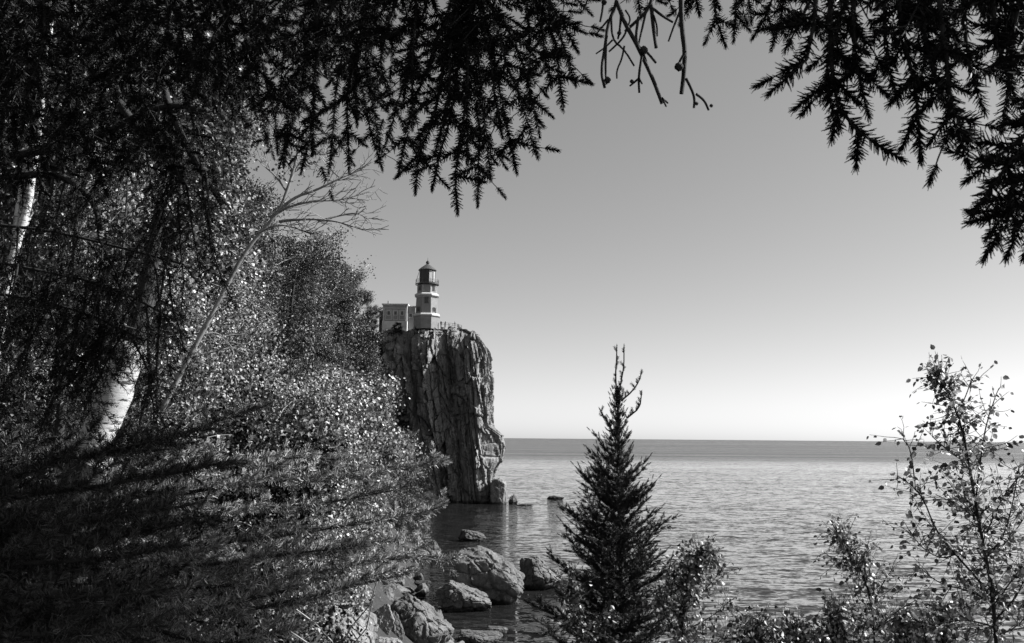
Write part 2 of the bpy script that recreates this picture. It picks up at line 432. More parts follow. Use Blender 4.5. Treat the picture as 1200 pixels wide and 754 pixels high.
def blocks(u, z, w, hgt, seed):
    """upright joint blocks: columns of varying width broken at heights of their own; returns offset, tilt across, tilt up"""
    q = u / w; q = q + .38 * np.sin(q * 2.1 + seed) ; c = np.floor(q); fu = q - c
    zo = np.zeros_like(c); hc = _h(c, zo, zo, seed); hh = .55 + hc * .9
    r_ = z / (hgt * hh) + hc * 9 + (hc - .5) * 1.4 * (fu - .5); r = np.floor(r_); fz = r_ - r
    return _h(c, r, zo, seed + 3), (fu - .5), (fz - .5), _h(c, r, zo, seed + 5), np.minimum(np.minimum(fu, 1 - fu) * w, np.minimum(fz, 1 - fz) * hgt * hh)
arc = np.repeat((np.arange(ns) * .19)[:, None], nz, 1).ravel()
jw = fbm(P0 / 9.0, 2, 91) * .7
lean_ = arc + .12 * P0[:, 2] + jw
b1 = blocks(lean_, P0[:, 2], 3.1, 9.0, 5); b2 = blocks(lean_ * 1.0 + .1 * P0[:, 2] + fbm(P0 / 4, 2, 93) * .3, P0[:, 2] + 3, 1.15, 3.6, 15); b3 = blocks(lean_ - .25 * P0[:, 2] + fbm(P0 / 2, 2, 95) * .15, P0[:, 2], .5, 1.5, 25)
big = fbm(np.stack([P0[:, 0] / 8, P0[:, 1] / 8, P0[:, 2] / 18], 1), 3, 41)
amp = np.ones(len(P0))
flat = np.clip((P0[:, 2] - 34) / 7.0, 0, 1)
amp = 1 - 0.65 * flat
amp *= 1 - 0.45 * np.clip(np.repeat(rightness, nz, 1).ravel(), 0, 1)
disp = amp * (big * 1.2 + (c1 - .5) * .9 + (b1[0] - .5) * 2.7 - (.1 + 1.0 * b1[3]) * b1[1] - (b1[3] - .5) * 1.0 * b1[2] - .9 * np.clip(1 - b1[4] / .42, 0, 1)
              + (b2[0] - .5) * 1.5 - (.1 + 1.2 * b2[3]) * b2[1] + (b2[3] - .5) * .9 * b2[2] + (b3[0] - .5) * .45 - .3 * b3[1] - .25 * np.clip(1 - b2[4] / .16, 0, 1) + fbm(P0 / 0.9, 3, 61) * 0.1)
outn = -Nn.reshape(-1, 2)
bul = np.interp(P0[:, 2], [5, 7, 9.5, 13, 15.5, 17.6], [0, 1.0, 2.7, 3.4, 3.0, 0]) * smooth(-10, -5.5, P0[:, 0]) * smooth(201.6, 203.6, P0[:, 1]) * smooth(222, 214, P0[:, 1])
disp *= 1 - .3 * np.clip(bul / 2, 0, 1)
P1 = P0.copy()
P1[:, 0] += outn[:, 0] * disp; P1[:, 1] += outn[:, 1] * disp
P1[:, 2] += np.where(P0[:, 2] > 34, (disp * 0.35 + fbm(P0 / 2.5, 3, 71) * 0.5) * flat, 0)
# buttress bulging out low on the lakeward corner
cz = P0[:, 2]
P1[:, 0] += bul
P1[:, 0] += 0.8 * smooth(-9, -5, P0[:, 0]) * smooth(7, 0, cz)
# gully and overhang shading the upper left of the face
gz = smooth(19, 24, cz) * smooth(37, 34, cz); P1[:, 1] += 2.2 * gz * np.exp(-((P0[:, 0] + 22.6) / 1.2) ** 2) + 1.8 * gz * np.exp(-((P0[:, 0] + 14.2) / 1.3) ** 2)
P1[:, 1] -= 1.6 * smooth(24, 27, cz) * smooth(38, 36, cz) * np.exp(-((P0[:, 0] + 28.0) / 3.0) ** 2)
i, j = np.meshgrid(np.arange(ns - 1), np.arange(nz - 1), indexing='ij'); i = i.ravel(); j = j.ravel()
P1[:, 0] = P1[:, 0]
cf = np.stack([i * nz + j, (i + 1) * nz + j, (i + 1) * nz + j + 1, i * nz + j + 1], 1)
cliff = MB().add(P1, cf).build('cliff', M['cliff'], smooth=False)
tag(cliff, kind='structure')

# ------------------------------------------------------------------ boulders
def ico(sub):
    t = (1 + 5 ** .5) / 2
    v = [(-1, t, 0), (1, t, 0), (-1, -t, 0), (1, -t, 0), (0, -1, t), (0, 1, t), (0, -1, -t), (0, 1, -t), (t, 0, -1), (t, 0, 1), (-t, 0, -1), (-t, 0, 1)]
    f = [(0, 11, 5), (0, 5, 1), (0, 1, 7), (0, 7, 10), (0, 10, 11), (1, 5, 9), (5, 11, 4), (11, 10, 2), (10, 7, 6), (7, 1, 8), (3, 9, 4), (3, 4, 2), (3, 2, 6),
         (3, 6, 8), (3, 8, 9), (4, 9, 5), (2, 4, 11), (6, 2, 10), (8, 6, 7), (9, 8, 1)]
    v = [np.array(p, float) / np.linalg.norm(p) for p in v]
    for _ in range(sub):
        mid = {}; nf = []
        def m(a, b):
            kk = (min(a, b), max(a, b))
            if kk not in mid:
                p = v[a] + v[b]; v.append(p / np.linalg.norm(p)); mid[kk] = len(v) - 1
            return mid[kk]
        for a, b, c in f:
            x, y, z = m(a, b), m(b, c), m(c, a); nf += [(a, x, z), (b, y, x), (c, z, y), (x, y, z)]
        f = nf
    return np.array(v), np.array(f)
ICO = {k: ico(k) for k in (3, 4, 5)}
def boulder_mb(size, seed, sub=5, cuts=16, planes=(), rough=0.085):
    rg = np.random.default_rng(seed)
    v, f = ICO[sub]; v = v.copy() * 1.25
    pls = []
    for _ in range(cuts):
        n = rg.normal(size=3); n /= np.linalg.norm(n); pls.append((n, rg.uniform(0.72, 1.0)))
    for n, d in planes: n = np.array(n, float); pls.append((n / np.linalg.norm(n), d))
    for n, d in pls:
        e = v @ n - d; v = v - np.where(e > 0, e * 0.88, 0)[:, None] * n
    nr = v / np.linalg.norm(v, axis=1)[:, None]
    w1, w2, wc = worley(v * 2.4 + seed * 3.1, seed)
    dsp = fbm(v * 1.7 + seed, 4, seed) * rough * 1.6 + (wc - .5) * rough * 1.5 - rough * 1.1 * np.clip(1 - (w2 - w1) / .12, 0, 1) + fbm(v * 7 + seed, 4, seed + 3) * rough * .8
    v = (v + nr * dsp[:, None]) * np.array(size) / 2.0
    return MB().add(v, f)
def boulder(name, px, pyw, w, h, label, mat, seed, d=0.8, sink=0.35, rz=0.0, z0=0.0, Y=None, cat='boulder', group=None, **kw):
    """px: centre column; pyw: row of its waterline; w,h: width and height in metres above the water"""
    if Y is None: Y = (CAM[2] - z0) / ((pyw - (513.2 + (px - 600) * 0.0082)) / F)
    p = at(px, pyw, Y)
    full = h * (1 + sink)
    o = boulder_mb((w, w * d, full * 1.15), seed, **kw).build(name, mat)
    o.location = (float(p[0]), float(Y + w * d * .35), float(z0 + h - full * 0.5)); o.rotation_euler = (0, 0, rz)
    return tag(o, label, cat, group)
boulder('boulder', 567, 700, 8.2, 4.0, 'big rounded boulder in the shallows, the largest of those standing in the water', M['rock'], 5, 0.75, planes=(((-1, 0, .12), .72), ((.75, -.2, .6), .72), ((0, -1, .1), .7)))
boulder('boulder', 632, 683, 4.9, 2.8, 'peaked boulder in the water just right of the largest boulder', M['rock'], 8, 0.8, planes=(((.7, -.1, .7), .55), ((-.9, -.3, .3), .6)))
boulder('boulder', 547, 707, 4.5, 2.0, 'low boulder with a pale top in front of the largest boulder', M['rock'], 14, 0.7, planes=(((.5, -.1, .8), .5),))
boulder('boulder', 551, 630, 4.1, 1.75, 'dark wedge shaped boulder alone in the shaded bay below the cliff', M['rock_wet'], 21, 0.7, planes=(((.35, 0, .9), .45),))
boulder('boulder', 557, 745, 3.1, 0.95, 'flat dark boulder lying in the water lowest in view', M['rock_wet'], 24, 0.8, planes=(((0, 0, 1), .6),))
boulder('boulder', 583, 732, 1.9, 0.5, 'small flat rock just behind the lowest dark boulder', M['rock'], 27, 0.8, sub=4, planes=(((0, 0, 1), .6),))
boulder('sea_rock', 650, 583, 4.2, 0.75, 'low black rock awash in open water right of the cliff', M['rock_wet'], 31, 0.6, sub=4, cat='rock')
boulder('sea_rock', 616, 590, 3.6, 0.35, 'thin pale reef rock awash near the foot of the cliff', M['rock'], 33, 0.5, sub=4, cat='rock')
boulder('sea_rock', 601, 588, 2.0, 1.6, 'small dark rock against the right side of the square cliff block', M['rock_wet'], 36, 1.2, sub=4, cat='rock')
boulder('cliff_block', 584, 588.5, 4.9, 6.0, 'square fallen rock block leaning at the foot of the cliff corner', M['cliff'], 41, 1.0, sink=.2, cuts=5, rough=.05, cat='rock',
        planes=(((-1, .05, .1), .66), ((1, 0, .05), .70), ((0, -1, 0), .66), ((.35, -.1, 1), .72), ((-.2, 0, 1), .78), ((.9, 0, .8), .86)))
# shoreline rocks at the foot of the slope
def shore_boulder(px, pyb, wpx, hpx, label, mat, seed, d=.8, **kw):
    q = hit(px, pyb); Y = float(q[1]); k_ = Y / F
    boulder('boulder', px, pyb, wpx * k_, hpx * k_, label, mat, seed, d, z0=float(q[2]) - .1, Y=Y, **kw)
shore_boulder(488, 754, 66, 46, 'tall sunlit boulder at the waterline beside the lowest pine boughs', M['rock'], 91, cuts=10, planes=(((.55, -.1, .8), .62),))
shore_boulder(509, 752, 30, 30, 'rounded boulder leaning on the right side of the tall sunlit one', M['rock'], 53, planes=(((.8, -.1, .55), .7),))
shore_boulder(408, 764, 66, 56, 'pale sloping slab boulder on the shore below the pine boughs', M['rock_pale'], 57, planes=(((.5, -.3, .8), .5), ((1, 0, 0), .72)))
shore_boulder(447, 738, 26, 24, 'upright pale stone wedged between the two big shore boulders', M['rock_pale'], 59, sub=4, planes=(((0, -1, .4), .5),))
shore_boulder(462, 744, 18, 22, 'angular dark stone at the left foot of the tall boulder', M['rock'], 61, sub=4)
shore_boulder(494, 609, 17, 15, 'round white boulder on the shore at the inner end of the bay', M['rock_pale'], 63, sub=4, cuts=5)
shore_boulder(485, 660, 32, 20, 'pale flat topped boulder among the pine boughs near the shore', M['rock'], 65, sub=4, planes=(((.2, 0, 1), .5),))
shore_boulder(506, 658, 26, 18, 'dark boulder at the edge of the bay behind the pine tips', M['rock_wet'], 67, sub=4)
shore_boulder(452, 762, 40, 16, 'flat pale rock at the bottom edge between the two big shore boulders', M['rock_pale'], 69, sub=4, planes=(((0, 0, 1), .55),))
shore_boulder(420, 700, 30, 16, 'grey boulder half hidden under the pine boughs above the pale slab', M['rock'], 71, sub=4)
rgs = np.random.default_rng(5)
proto_stone = None
cnt = 0
while cnt < 150:
    y = rgs.uniform(54, 118) if cnt < 80 else rgs.uniform(50, 72); i0 = int(np.searchsorted(SHORE[5:10, 1], y)) + 5
    a, b = SHORE[max(i0 - 1, 5)], SHORE[min(i0, 9)]
    t = 0 if b[1] == a[1] else np.clip((y - a[1]) / (b[1] - a[1]), 0, 1)
    x = a[0] + (b[0] - a[0]) * t + rgs.uniform(-7.5, 1.0)
    z = ground_z(x, y)
    if z > 7 or z < -1.2: continue
    if proto_stone is None:
        proto_stone = boulder_mb((1.3, 1.1, 0.9), 77, 3, 12, rough=.06).build('shore_stone', M['rock']); o = proto_stone
    else:
        o = proto_stone.copy(); link(o)
    tag(o, 'grey stone among the loose stones along the near shoreline', 'stone', 'loose stones along the near shoreline')
    o.location = (x, y, max(z, -.1) + .15); o.rotation_euler = (rgs.uniform(-.5, .5), rgs.uniform(-.5, .5), rgs.uniform(0, 6.28)); s = rgs.uniform(.5, 1.5); o.scale = (s, s * rgs.uniform(.7, 1.2), s * rgs.uniform(.6, 1.1))
    cnt += 1

# ------------------------------------------------------------------ lighthouse
M['brick'] = plain('buff_brick', 0.16, 0.24, 0.85, 1.2, 0.15, 0.01)
M['concrete'] = plain('pale_concrete', 0.36, 0.46, 0.8, 1.0, 0.15, 0.01)
M['glass_dark'] = plain('dark_window_glass', 0.02, 0.03, 0.15, 1.0, 0, 0)
M['iron'] = plain('black_painted_iron', 0.02, 0.035, 0.45, 2.0, 0.05, 0.01, metal=0.0)
M['roof_metal'] = plain('lantern_roof_metal', 0.07, 0.12, 0.4, 2.0, 0.1, 0.01, metal=0.3)
M['white'] = plain('white_paint', 0.70, 0.80, 0.6, 2.0, 0.05, 0.01)
M['curtain'] = plain('lantern_curtain', 0.03, 0.05, 0.8, 2.0, 0.05, 0.01)
TY = 209.0; SCL = TY / 205.0
tc_ = at(499.6, 381.4, TY); TX = float(tc_[0]); TZ = 41.3
def zl(zy): return 42.25 + (530 - zy) / 5.8 * TY / 1000 - TZ   # local height of a row read in the enlarged photograph
lh = empty('lighthouse', (TX, TY, TZ), 'octagonal brick lighthouse tower with a dark lantern room on top of the cliff', 'lighthouse')
c8 = math.cos(math.pi / 8)
rot8 = -math.pi / 2 + R(4) - math.pi / 8
def octo(prof, mb=None): return (mb or MB()).lathe([(r / c8, z) for r, z in prof], 8, rot=rot8)
octo([(3.05, 0), (3.05, zl(472))]).build('plinth', M['brick'], lh)
octo([(3.05, zl(472) + .003), (3.32, zl(468)), (3.32, zl(460)), (3.0, zl(450))]).build('plinth_ledge', M['concrete'], lh)
octo([(2.72, zl(452)), (2.55, zl(337))]).build('tower_body', M['brick'], lh)
octo([(2.56, zl(337) + .003), (2.66, zl(333)), (2.98, zl(328)), (2.98, zl(318)), (2.55, zl(309))]).build('cornice', M['concrete'], lh)
octo([(2.36, zl(310)), (2.30, zl(252))]).build('watch_room', M['brick'], lh)
MB().lathe([(2.3, zl(253)), (2.55, zl(249)), (2.95, zl(246)), (2.95, zl(240)), (2.3, zl(239.5))], 24).build('gallery', M['iron'], lh)
ln_lo, ln_hi = zl(239), zl(141)
def facept(k, rad):        # centre and outward direction of face k (0 faces the camera, +1 next to the right)
    a = -math.pi / 2 + R(4) + k * math.pi / 4
    return np.array((math.cos(a) * rad, math.sin(a) * rad)), a
# lantern: parapet, ten glazing bars, panes with curtains drawn on the sunny side
lan = MB().lathe([(1.92, ln_lo), (1.92, ln_lo + .45)], 10).build('lantern', M['iron'], lh)
for q in range(10):
    a = q * 2 * math.pi / 10
    MB().box((1.92 * math.cos(a), 1.92 * math.sin(a), (ln_lo + ln_hi) / 2), (.10, .10, ln_hi - ln_lo), a).build('glazing_bar', M['iron'], lan)
MB().lathe([(1.86, ln_hi - .32), (1.86, ln_hi)], 20).build('lantern_ring', M['iron'], lan)
m, nt, p, o = new_mat('clear_pane'); p.inputs['Base Color'].default_value = g(.9); p.inputs['Roughness'].default_value = 0.02; p.inputs['Alpha'].default_value = 0.25
M['pane'] = m
for q in range(10):
    a0, a1 = (q + .04) * 2 * math.pi / 10, (q + .96) * 2 * math.pi / 10; am = (a0 + a1) / 2; deg = math.degrees(am) % 360
    clear = math.cos(am - R(-36)) > 0.93 or math.cos(am - R(144)) > .93
    rr = 1.90
    z0, z1 = ln_lo + .45, ln_hi - .32
    v = [(rr * math.cos(a0), rr * math.sin(a0), z0), (rr * math.cos(a1), rr * math.sin(a1), z0), (rr * math.cos(a1), rr * math.sin(a1), z1), (rr * math.cos(a0), rr * math.sin(a0), z1)]
    v += [(x * .985, y * .985, z) for x, y, z in v]
    MB().add(v, [(0, 1, 2, 3), (5, 4, 7, 6), (0, 4, 5, 1), (1, 5, 6, 2), (2, 6, 7, 3), (3, 7, 4, 0)]).build('pane', M['pane'] if clear else M['curtain'], lan)
rf = MB().lathe([(1.9, ln_hi), (2.28, ln_hi - .12), (2.28, ln_hi), (1.75, zl(128)), (1.05, zl(113)), (.42, zl(101)), (.24, zl(97))], 20).build('roof', M['roof_metal'], lh)
MB().lathe([(.2, zl(98)), (.46, zl(93)), (.46, zl(84)), (.2, zl(76)), (.05, zl(73)), (.035, zl(54)), (.01, zl(53))], 12, caps=False).build('vent_ball', M['iron'], rf)
rail = MB()
for q in range(16):
    a = q * math.pi / 8; rail.tube([(2.85 * math.cos(a), 2.85 * math.sin(a), zl(240)), (2.85 * math.cos(a), 2.85 * math.sin(a), zl(240) + 1.05)], .03, 5)
for hh in (.5, .78, 1.05):
    a = np.linspace(0, 2 * math.pi, 33); rail.tube(np.stack([2.85 * np.cos(a), 2.85 * np.sin(a), np.full(33, zl(240) + hh)], 1), .028, 5)
rail.build('gallery_railing', M['iron'], lh)
lad = MB()
for dy in (-.22, .22): lad.tube([(-2.85, dy - .6, zl(240)), (-2.1, dy - .6, zl(165))], .035, 5); lad.tube([(-2.1, dy - .6, zl(165)), (-1.95, dy - .5, zl(150))], .035, 5)
for t in np.linspace(.08, .95, 9): lad.tube([(-2.85 + .75 * t, -.82, zl(240) + (zl(165) - zl(240)) * t), (-2.85 + .75 * t, -.38, zl(240) + (zl(165) - zl(240)) * t)], .02, 4)
lad.build('ladder', M['white'], lh)
def wall_window(face, r, zc, w, h, name='window', arch=False, off=0.0, parent=lh):
    (cx, cy), a = facept(face, r); tx, ty = -math.sin(a), math.cos(a); nx, ny = math.cos(a), math.sin(a)
    cx += tx * off; cy += ty * off
    def bx(mb, du, dz, dn, su, sz, sn): mb.box((cx + tx * du + nx * dn, cy + ty * du + ny * dn, zc + dz), (sn, su, sz), a)
    fr = MB()
    bx(fr, -(w / 2 + .07), 0, .03, .14, h + .1, .12); bx(fr, (w / 2 + .07), 0, .03, .14, h + .1, .12)
    bx(fr, 0, h / 2 + .12, .035, w + .32, .14, .13); bx(fr, 0, -h / 2 - .1, .05, w + .38, .13, .2); bx(fr, 0, 0, .025, w, .05, .07); bx(fr, 0, 0, .02, .05, h, .06)
    if arch: bx(fr, 0, h / 2 + .25, .03, w * .7, .14, .12)
    f_ = fr.build(name, M['iron'] if face == 0 else M['iron'], parent)
    gl = MB(); bx(gl, 0, 0, -.01, w, h, .06); gl.build('pane', M['glass_dark'], f_)
wall_window(0, 2.60, zl(361), .62, 1.25)
wall_window(-1, 2.68, zl(430), .75, 1.15, arch=True)
wall_window(1, 2.68, zl(434), .75, 1.25, arch=True)
wall_window(-1, 2.33, zl(275), .42, .8); wall_window(1, 2.33, zl(275), .42, .95)
# brick pilaster lines on the watch room
for kf in range(8):
    a = rot8 + kf * math.pi / 4; MB().box((2.5 * math.cos(a), 2.5 * math.sin(a), (zl(308) + zl(254)) / 2), (.16, .16, zl(254) - zl(308)), a).build('corner_strip', M['concrete'], lh)

M['brick_pale'] = plain('pale_brick', 0.22, 0.32, 0.85, 1.2, 0.15, 0.01)
M['concrete_pale'] = plain('bright_concrete', 0.5, 0.65, 0.8, 1.0, 0.15, 0.01)
# ------------------------------------------------------------------ fog signal building
BY = 212.0
bx0 = float(at(448.4, 370, BY)[0]); bx1 = float(at(476.9, 370, BY)[0]); HZ = 41.2
def hz(zy): return 15 + (513.2 - .9 - (290 + zy / 5.8)) * BY / 1000 - HZ
fb = empty('fog_signal_building', ((bx0 + bx1) / 2, BY, HZ), 'flat roofed brick fog signal building with three windowed panels left of the lighthouse', 'building')
W = bx1 - bx0; top = hz(392)
wall = MB(); wall.box((0, 5, top / 2), (W, 10, top)); wall.build('wall', M['brick_pale'], fb)
base = MB(); base.box((0, 4.99, hz(500) / 2), (W + .16, 10.16, hz(500))); base.build('base_course', M['concrete_pale'], fb)
roof = MB(); roof.box((0, 5, top + .09), (W + .3, 10.3, .18)); roof.box((0, 5, top + .30), (W + .55, 10.55, .22)); roof.build('roof', M['concrete_pale'], fb)
MB().box((-W / 2 + .75, 4, top + 1.0), (.36, .36, 1.5)).build('chimney', M['brick_pale'], fb)
pil = (165 - 247.5, 228 - 247.5 , 275 - 247.5, 326 - 247.5)
sc_ = BY / 1000 / 5.8
panels = [(185, 225), (236, 268), (280, 315)]
for (a, b) in panels:
    cx = ((a + b) / 2 - 247.5) * sc_; ww = (b - a) * sc_
    z0, z1 = hz(492), hz(425)
    fr = MB(); t = .12
    fr.box((cx - ww / 2, -.05, (z0 + z1) / 2), (t, .1, z1 - z0)); fr.box((cx + ww / 2, -.05, (z0 + z1) / 2), (t, .1, z1 - z0))
    fr.box((cx, -.052, z1), (ww + t, .11, t)); fr.box((cx, -.052, z0), (ww + t, .11, t))
    fr.build('panel_surround', M['concrete_pale'], fb)
    wv = MB(); zc = hz(446); wh = 1.0; wwd = .72
    wv.box((cx, -.04, zc + wh / 2 + .05), (wwd + .2, .08, .1)); wv.box((cx, -.06, zc - wh / 2 - .05), (wwd + .2, .12, .1))
    wv.box((cx - wwd / 2 - .05, -.038, zc), (.1, .08, wh)); wv.box((cx + wwd / 2 + .05, -.038, zc), (.1, .08, wh))
    win = wv.build('window', M['white'], fb); MB().box((cx, -.02, zc), (wwd, .05, wh)).build('pane', M['glass_dark'], win)
MB().box((0, -.06, hz(412)), (W + .02, .14, .14)).build('string_course', M['concrete_pale'], fb)
for zx in (172, 322): MB().box(((zx - 247.5) * sc_, -.07, (hz(414) + hz(500)) / 2), (.28, .16, hz(414) - hz(500))).build('pilaster', M['concrete_pale'], fb)
# lower link towards the tower
lw = (382 - 330) * sc_
lk = MB(); lk.box((W / 2 + lw / 2 + .002, 5.6, hz(396) / 2), (lw, 8.4, hz(396))).build('side_wing', M['brick_pale'], fb)
MB().box((W / 2 + lw / 2 + .1, 5.6, hz(396) + .1), (lw + .3, 8.8, .2)).build('side_wing_roof', M['concrete_pale'], fb)
wv = MB(); wv.box((W / 2 + .75, 1.36, hz(455) + .5), (.9, .1, .1)); wv.box((W / 2 + .75, 1.34, hz(455) - .5), (.95, .14, .1)); wv.box((W / 2 + .32, 1.36, hz(455)), (.1, .1, .9)); wv.box((W / 2 + 1.18, 1.36, hz(455)), (.1, .1, .9)); w_ = wv.build('window', M['concrete_pale'], fb)
MB().box((W / 2 + .75, 1.37, hz(455)), (.66, .1, .9)).build('pane', M['glass_dark'], w_)
# lean-to at the far left
an = MB(); aw = 36 * sc_; z1, z2 = hz(430), hz(412)
v = [(-W / 2 - aw, 3, 0), (-W / 2 - .002, 3, 0), (-W / 2 - .002, 9, 0), (-W / 2 - aw, 9, 0), (-W / 2 - aw, 3, z1), (-W / 2 - .002, 3, z2), (-W / 2 - .002, 9, z2), (-W / 2 - aw, 9, z1)]
fc = [(3, 2, 1, 0), (4, 5, 6, 7), (0, 1, 5, 4), (1, 2, 6, 5), (2, 3, 7, 6), (3, 0, 4, 7)]
an.add(v, fc).build('lean_to', M['brick_pale'], fb)
an = MB(); v2 = [(x + (-.1 if q in (0, 3, 4, 7) else 0), y + (-.15 if y < 5 else .15), z) for q, (x, y, z) in enumerate(v)]
v2 = [(x, y, (z1 if q in (0, 3, 4, 7) else z2) + .003 + (.14 if q > 3 else 0)) for q, (x, y, z) in enumerate(v2)]
an.add(v2, fc).build('lean_to_roof', M['iron'], fb)
w_ = MB().box((-W / 2 - aw / 2, 2.97, hz(498)), (.75, .08, 1.3)).build('window', M['iron'], fb)
MB().box((-W / 2 - aw / 2, 2.94, hz(498)), (.6, .06, 1.1)).build('pane', M['glass_dark'], w_)

# cliff-top parapet and visitors
pt = MB()
P_ = [at(516.5, 380.5, 207.2), at(524, 380.5, 206.2), at(534, 381.5, 205.5), at(541, 383.5, 205.2)]
fence = empty('cliff_top_railing', P_[0], 'low railing along the cliff edge right of the lighthouse', 'railing')
base_p = np.array([float(c) for c in P_[0]])
pp = resample(np.array([[float(c) for c in p_] for p_ in P_]) - base_p, .9)
for z_ in (.55, 1.0): MB().tube(pp + np.array((0, 0, z_ - .6)), .035, 5).build('rail', M['iron'], fence)
for q_ in pp: MB().tube([q_ + (0, 0, -1.6), q_ + (0, 0, .43)], .045, 5).build('post', M['iron'], fence)

def person(px, foot, Y, label, jac, turn=0.0, arm=0.0, leg=.03):
    b = at(px, foot, Y)
    me = bpy.data.meshes.new('person')
    J = [(0, 0, .95), (0, 0, 1.15), (0, 0, 1.38), (0, 0, 1.50), (0, -.01, 1.62), (0, -.01, 1.72),
         (-.19, 0, 1.40), (-.25, -.03, 1.12), (-.24, -.12 - arm, .88 + arm), (.19, 0, 1.40), (.25, -.03, 1.12), (.24, -.12, .88),
         (-.10, 0, .9), (-.12, -.02 - leg, .48), (-.12, .02 - leg, .07), (-.12, -.16 - leg, .04), (.10, 0, .9), (.12, -.02 + leg, .48), (.12, .04 + leg, .07), (.12, -.14 + leg, .04)]
    E = [(0, 1), (1, 2), (2, 3), (3, 4), (4, 5), (2, 6), (6, 7), (7, 8), (2, 9), (9, 10), (10, 11), (0, 12), (12, 13), (13, 14), (14, 15), (0, 16), (16, 17), (17, 18), (18, 19)]
    rad = [.15, .14, .16, .06, .10, .08, .07, .05, .035, .07, .05, .035, .09, .065, .045, .035, .09, .065, .045, .035]
    me.from_pydata(J, E, []); o = bpy.data.objects.new('person', me); link(o)
    sk = o.modifiers.new('skin', 'SKIN')
    me.skin_vertices[0].data[0].use_root = True
    for sv, r_ in zip(me.skin_vertices[0].data, rad): sv.radius = (r_, r_)
    sb = o.modifiers.new('sub', 'SUBSURF'); sb.levels = 1; sb.render_levels = 1
    m, nt, p, oo = new_mat('clothing')
    tcn = nt.nodes.new('ShaderNodeTexCoord'); s_ = nt.nodes.new('ShaderNodeSeparateXYZ'); nt.links.new(tcn.outputs['Object'], s_.inputs[0])
    rr = nt.nodes.new('ShaderNodeValToRGB'); cr = rr.color_ramp; cr.interpolation = 'CONSTANT'
    st = [(0, .03), (.04, .08), (.45, jac), (.765, .35), (.85, .04)]
    while len(cr.elements) < len(st): cr.elements.new(.5)
    for e, (q, vv) in zip(cr.elements, st): e.position = q; e.color = g(vv)
    dv = mathn(nt, 'DIVIDE', s_.outputs['Z'], 2.0); nt.links.new(dv, rr.inputs[0]); nt.links.new(rr.outputs[0], p.inputs['Base Color']); p.inputs['Roughness'].default_value = .9
    me.materials.append(m)
    o.location = [float(c) for c in b]; o.rotation_euler = (0, 0, turn)
    return tag(o, label, 'person')
person(516.8, 384.2, 208.0, 'person in dark clothes standing closest to the lighthouse plinth', .05, .3)
person(521.8, 384.2, 207.5, 'tallest looking person in dark clothes second from the lighthouse on the cliff top', .04, -1.2)
person(527.3, 386.5, 207.0, 'person in a pale top low behind the railing, middle of the group', .6, 2.0, .2)
person(533.0, 384.6, 206.5, 'person in dark clothes standing at the right part of the cliff top railing', .05, 1.5)
person(537.5, 387.5, 206.2, 'person in a grey top farthest right at the end of the railing', .2, -2.5, .1)

# ------------------------------------------------------------------ vegetation generators
LEAF = (np.array([(0, 0, 0), (.42, .12, .45), (0, 0, 1), (-.42, .12, .45)]), np.array([(0, 1, 2), (0, 2, 3)]))
LEAF6 = (np.array([(0, 0, 0), (.30, .09, .25), (.27, .10, .62), (0, .04, 1), (-.27, .10, .62), (-.30, .09, .25), (0, -.02, .45)]) * (1.15, 1, 1),
         np.array([(0, 1, 6), (1, 2, 6), (2, 3, 6), (3, 4, 6), (4, 5, 6), (5, 0, 6)]))
def rot_about(d, rg, spread):
    e = rg.normal(size=3) * spread; v = d + e; return v / np.linalg.norm(v)
def curve(p, d, L, n, rg, wob=.12, lift=0.0):
    pts = [np.array(p, float)]; d = np.array(d, float); d /= np.linalg.norm(d)
    for _ in range(n):
        d = d + rg.normal(size=3) * wob + np.array((0, 0, lift)); d /= np.linalg.norm(d); pts.append(pts[-1] + d * L / n)
    return np.array(pts)
def along(pts, t):
    s = np.clip(t, 0, 1) * (len(pts) - 1); i = np.minimum(s.astype(int), len(pts) - 2); f = (s - i)[:, None]
    return pts[i] * (1 - f) + pts[i + 1] * f
def broadleaf(seed, H, Rc, nleaf, lsize, h0=.12, r0=.14, spread=.16, top=.95, nl=26, lean=(0, 0, 1)):
    rg = np.random.default_rng(seed); wood = MB(); cs = []
    tr = curve((0, 0, -.6), lean, H * .93 + .6, 9, rg, .06, .02); wood.tube(tr, np.linspace(r0, .02, 10), 7)
    for i in range(nl):
        f = h0 + (top - h0) * (i + rg.uniform(0, 1)) / nl; b = along(tr, np.array([f]))[0]; az = i * 2.4 + rg.uniform(-.5, .5)
        prof = math.sqrt(max(.05, 1 - ((f - .5) / .56) ** 2)); L = Rc * prof * rg.uniform(.7, 1.15)
        d = (math.cos(az), math.sin(az), rg.uniform(.15, .8)); lb = curve(b, d, L, 5, rg, .13, .03)
        wood.tube(lb, np.linspace(r0 * .38 * (1 - f * .6), .012, 6), 4)
        for q in range(5):
            t = rg.uniform(.25, 1); b2 = along(lb, np.array([t]))[0]; dd = rot_about((lb[-1] - lb[0]) / L, rg, .55)
            sb = curve(b2, dd, L * rg.uniform(.25, .45) + .25, 4, rg, .2, .0); wood.tube(sb, np.linspace(.014, .005, 5), 3)
            tt = rg.uniform(.1, 1, 12); cs.append(along(sb, tt))
        cs.append(along(lb, rg.uniform(.3, 1, 10)))
    cs = np.concatenate(cs); w = vnoise(cs / (Rc * .28) + seed, seed); keep = w > -.12; cs = cs[keep]
    c = cs[rg.integers(0, len(cs), nleaf)] + rg.normal(size=(nleaf, 3)) * spread * np.array((1, 1, .8))
    d = rg.normal(size=(nleaf, 3)) + np.array((0, 0, -.5))
    lv = MB().stamp(*LEAF, frames(d, rg.uniform(0, 6.28, nleaf), lsize * rg.uniform(.6, 1.25, nleaf)), c)
    return wood, lv
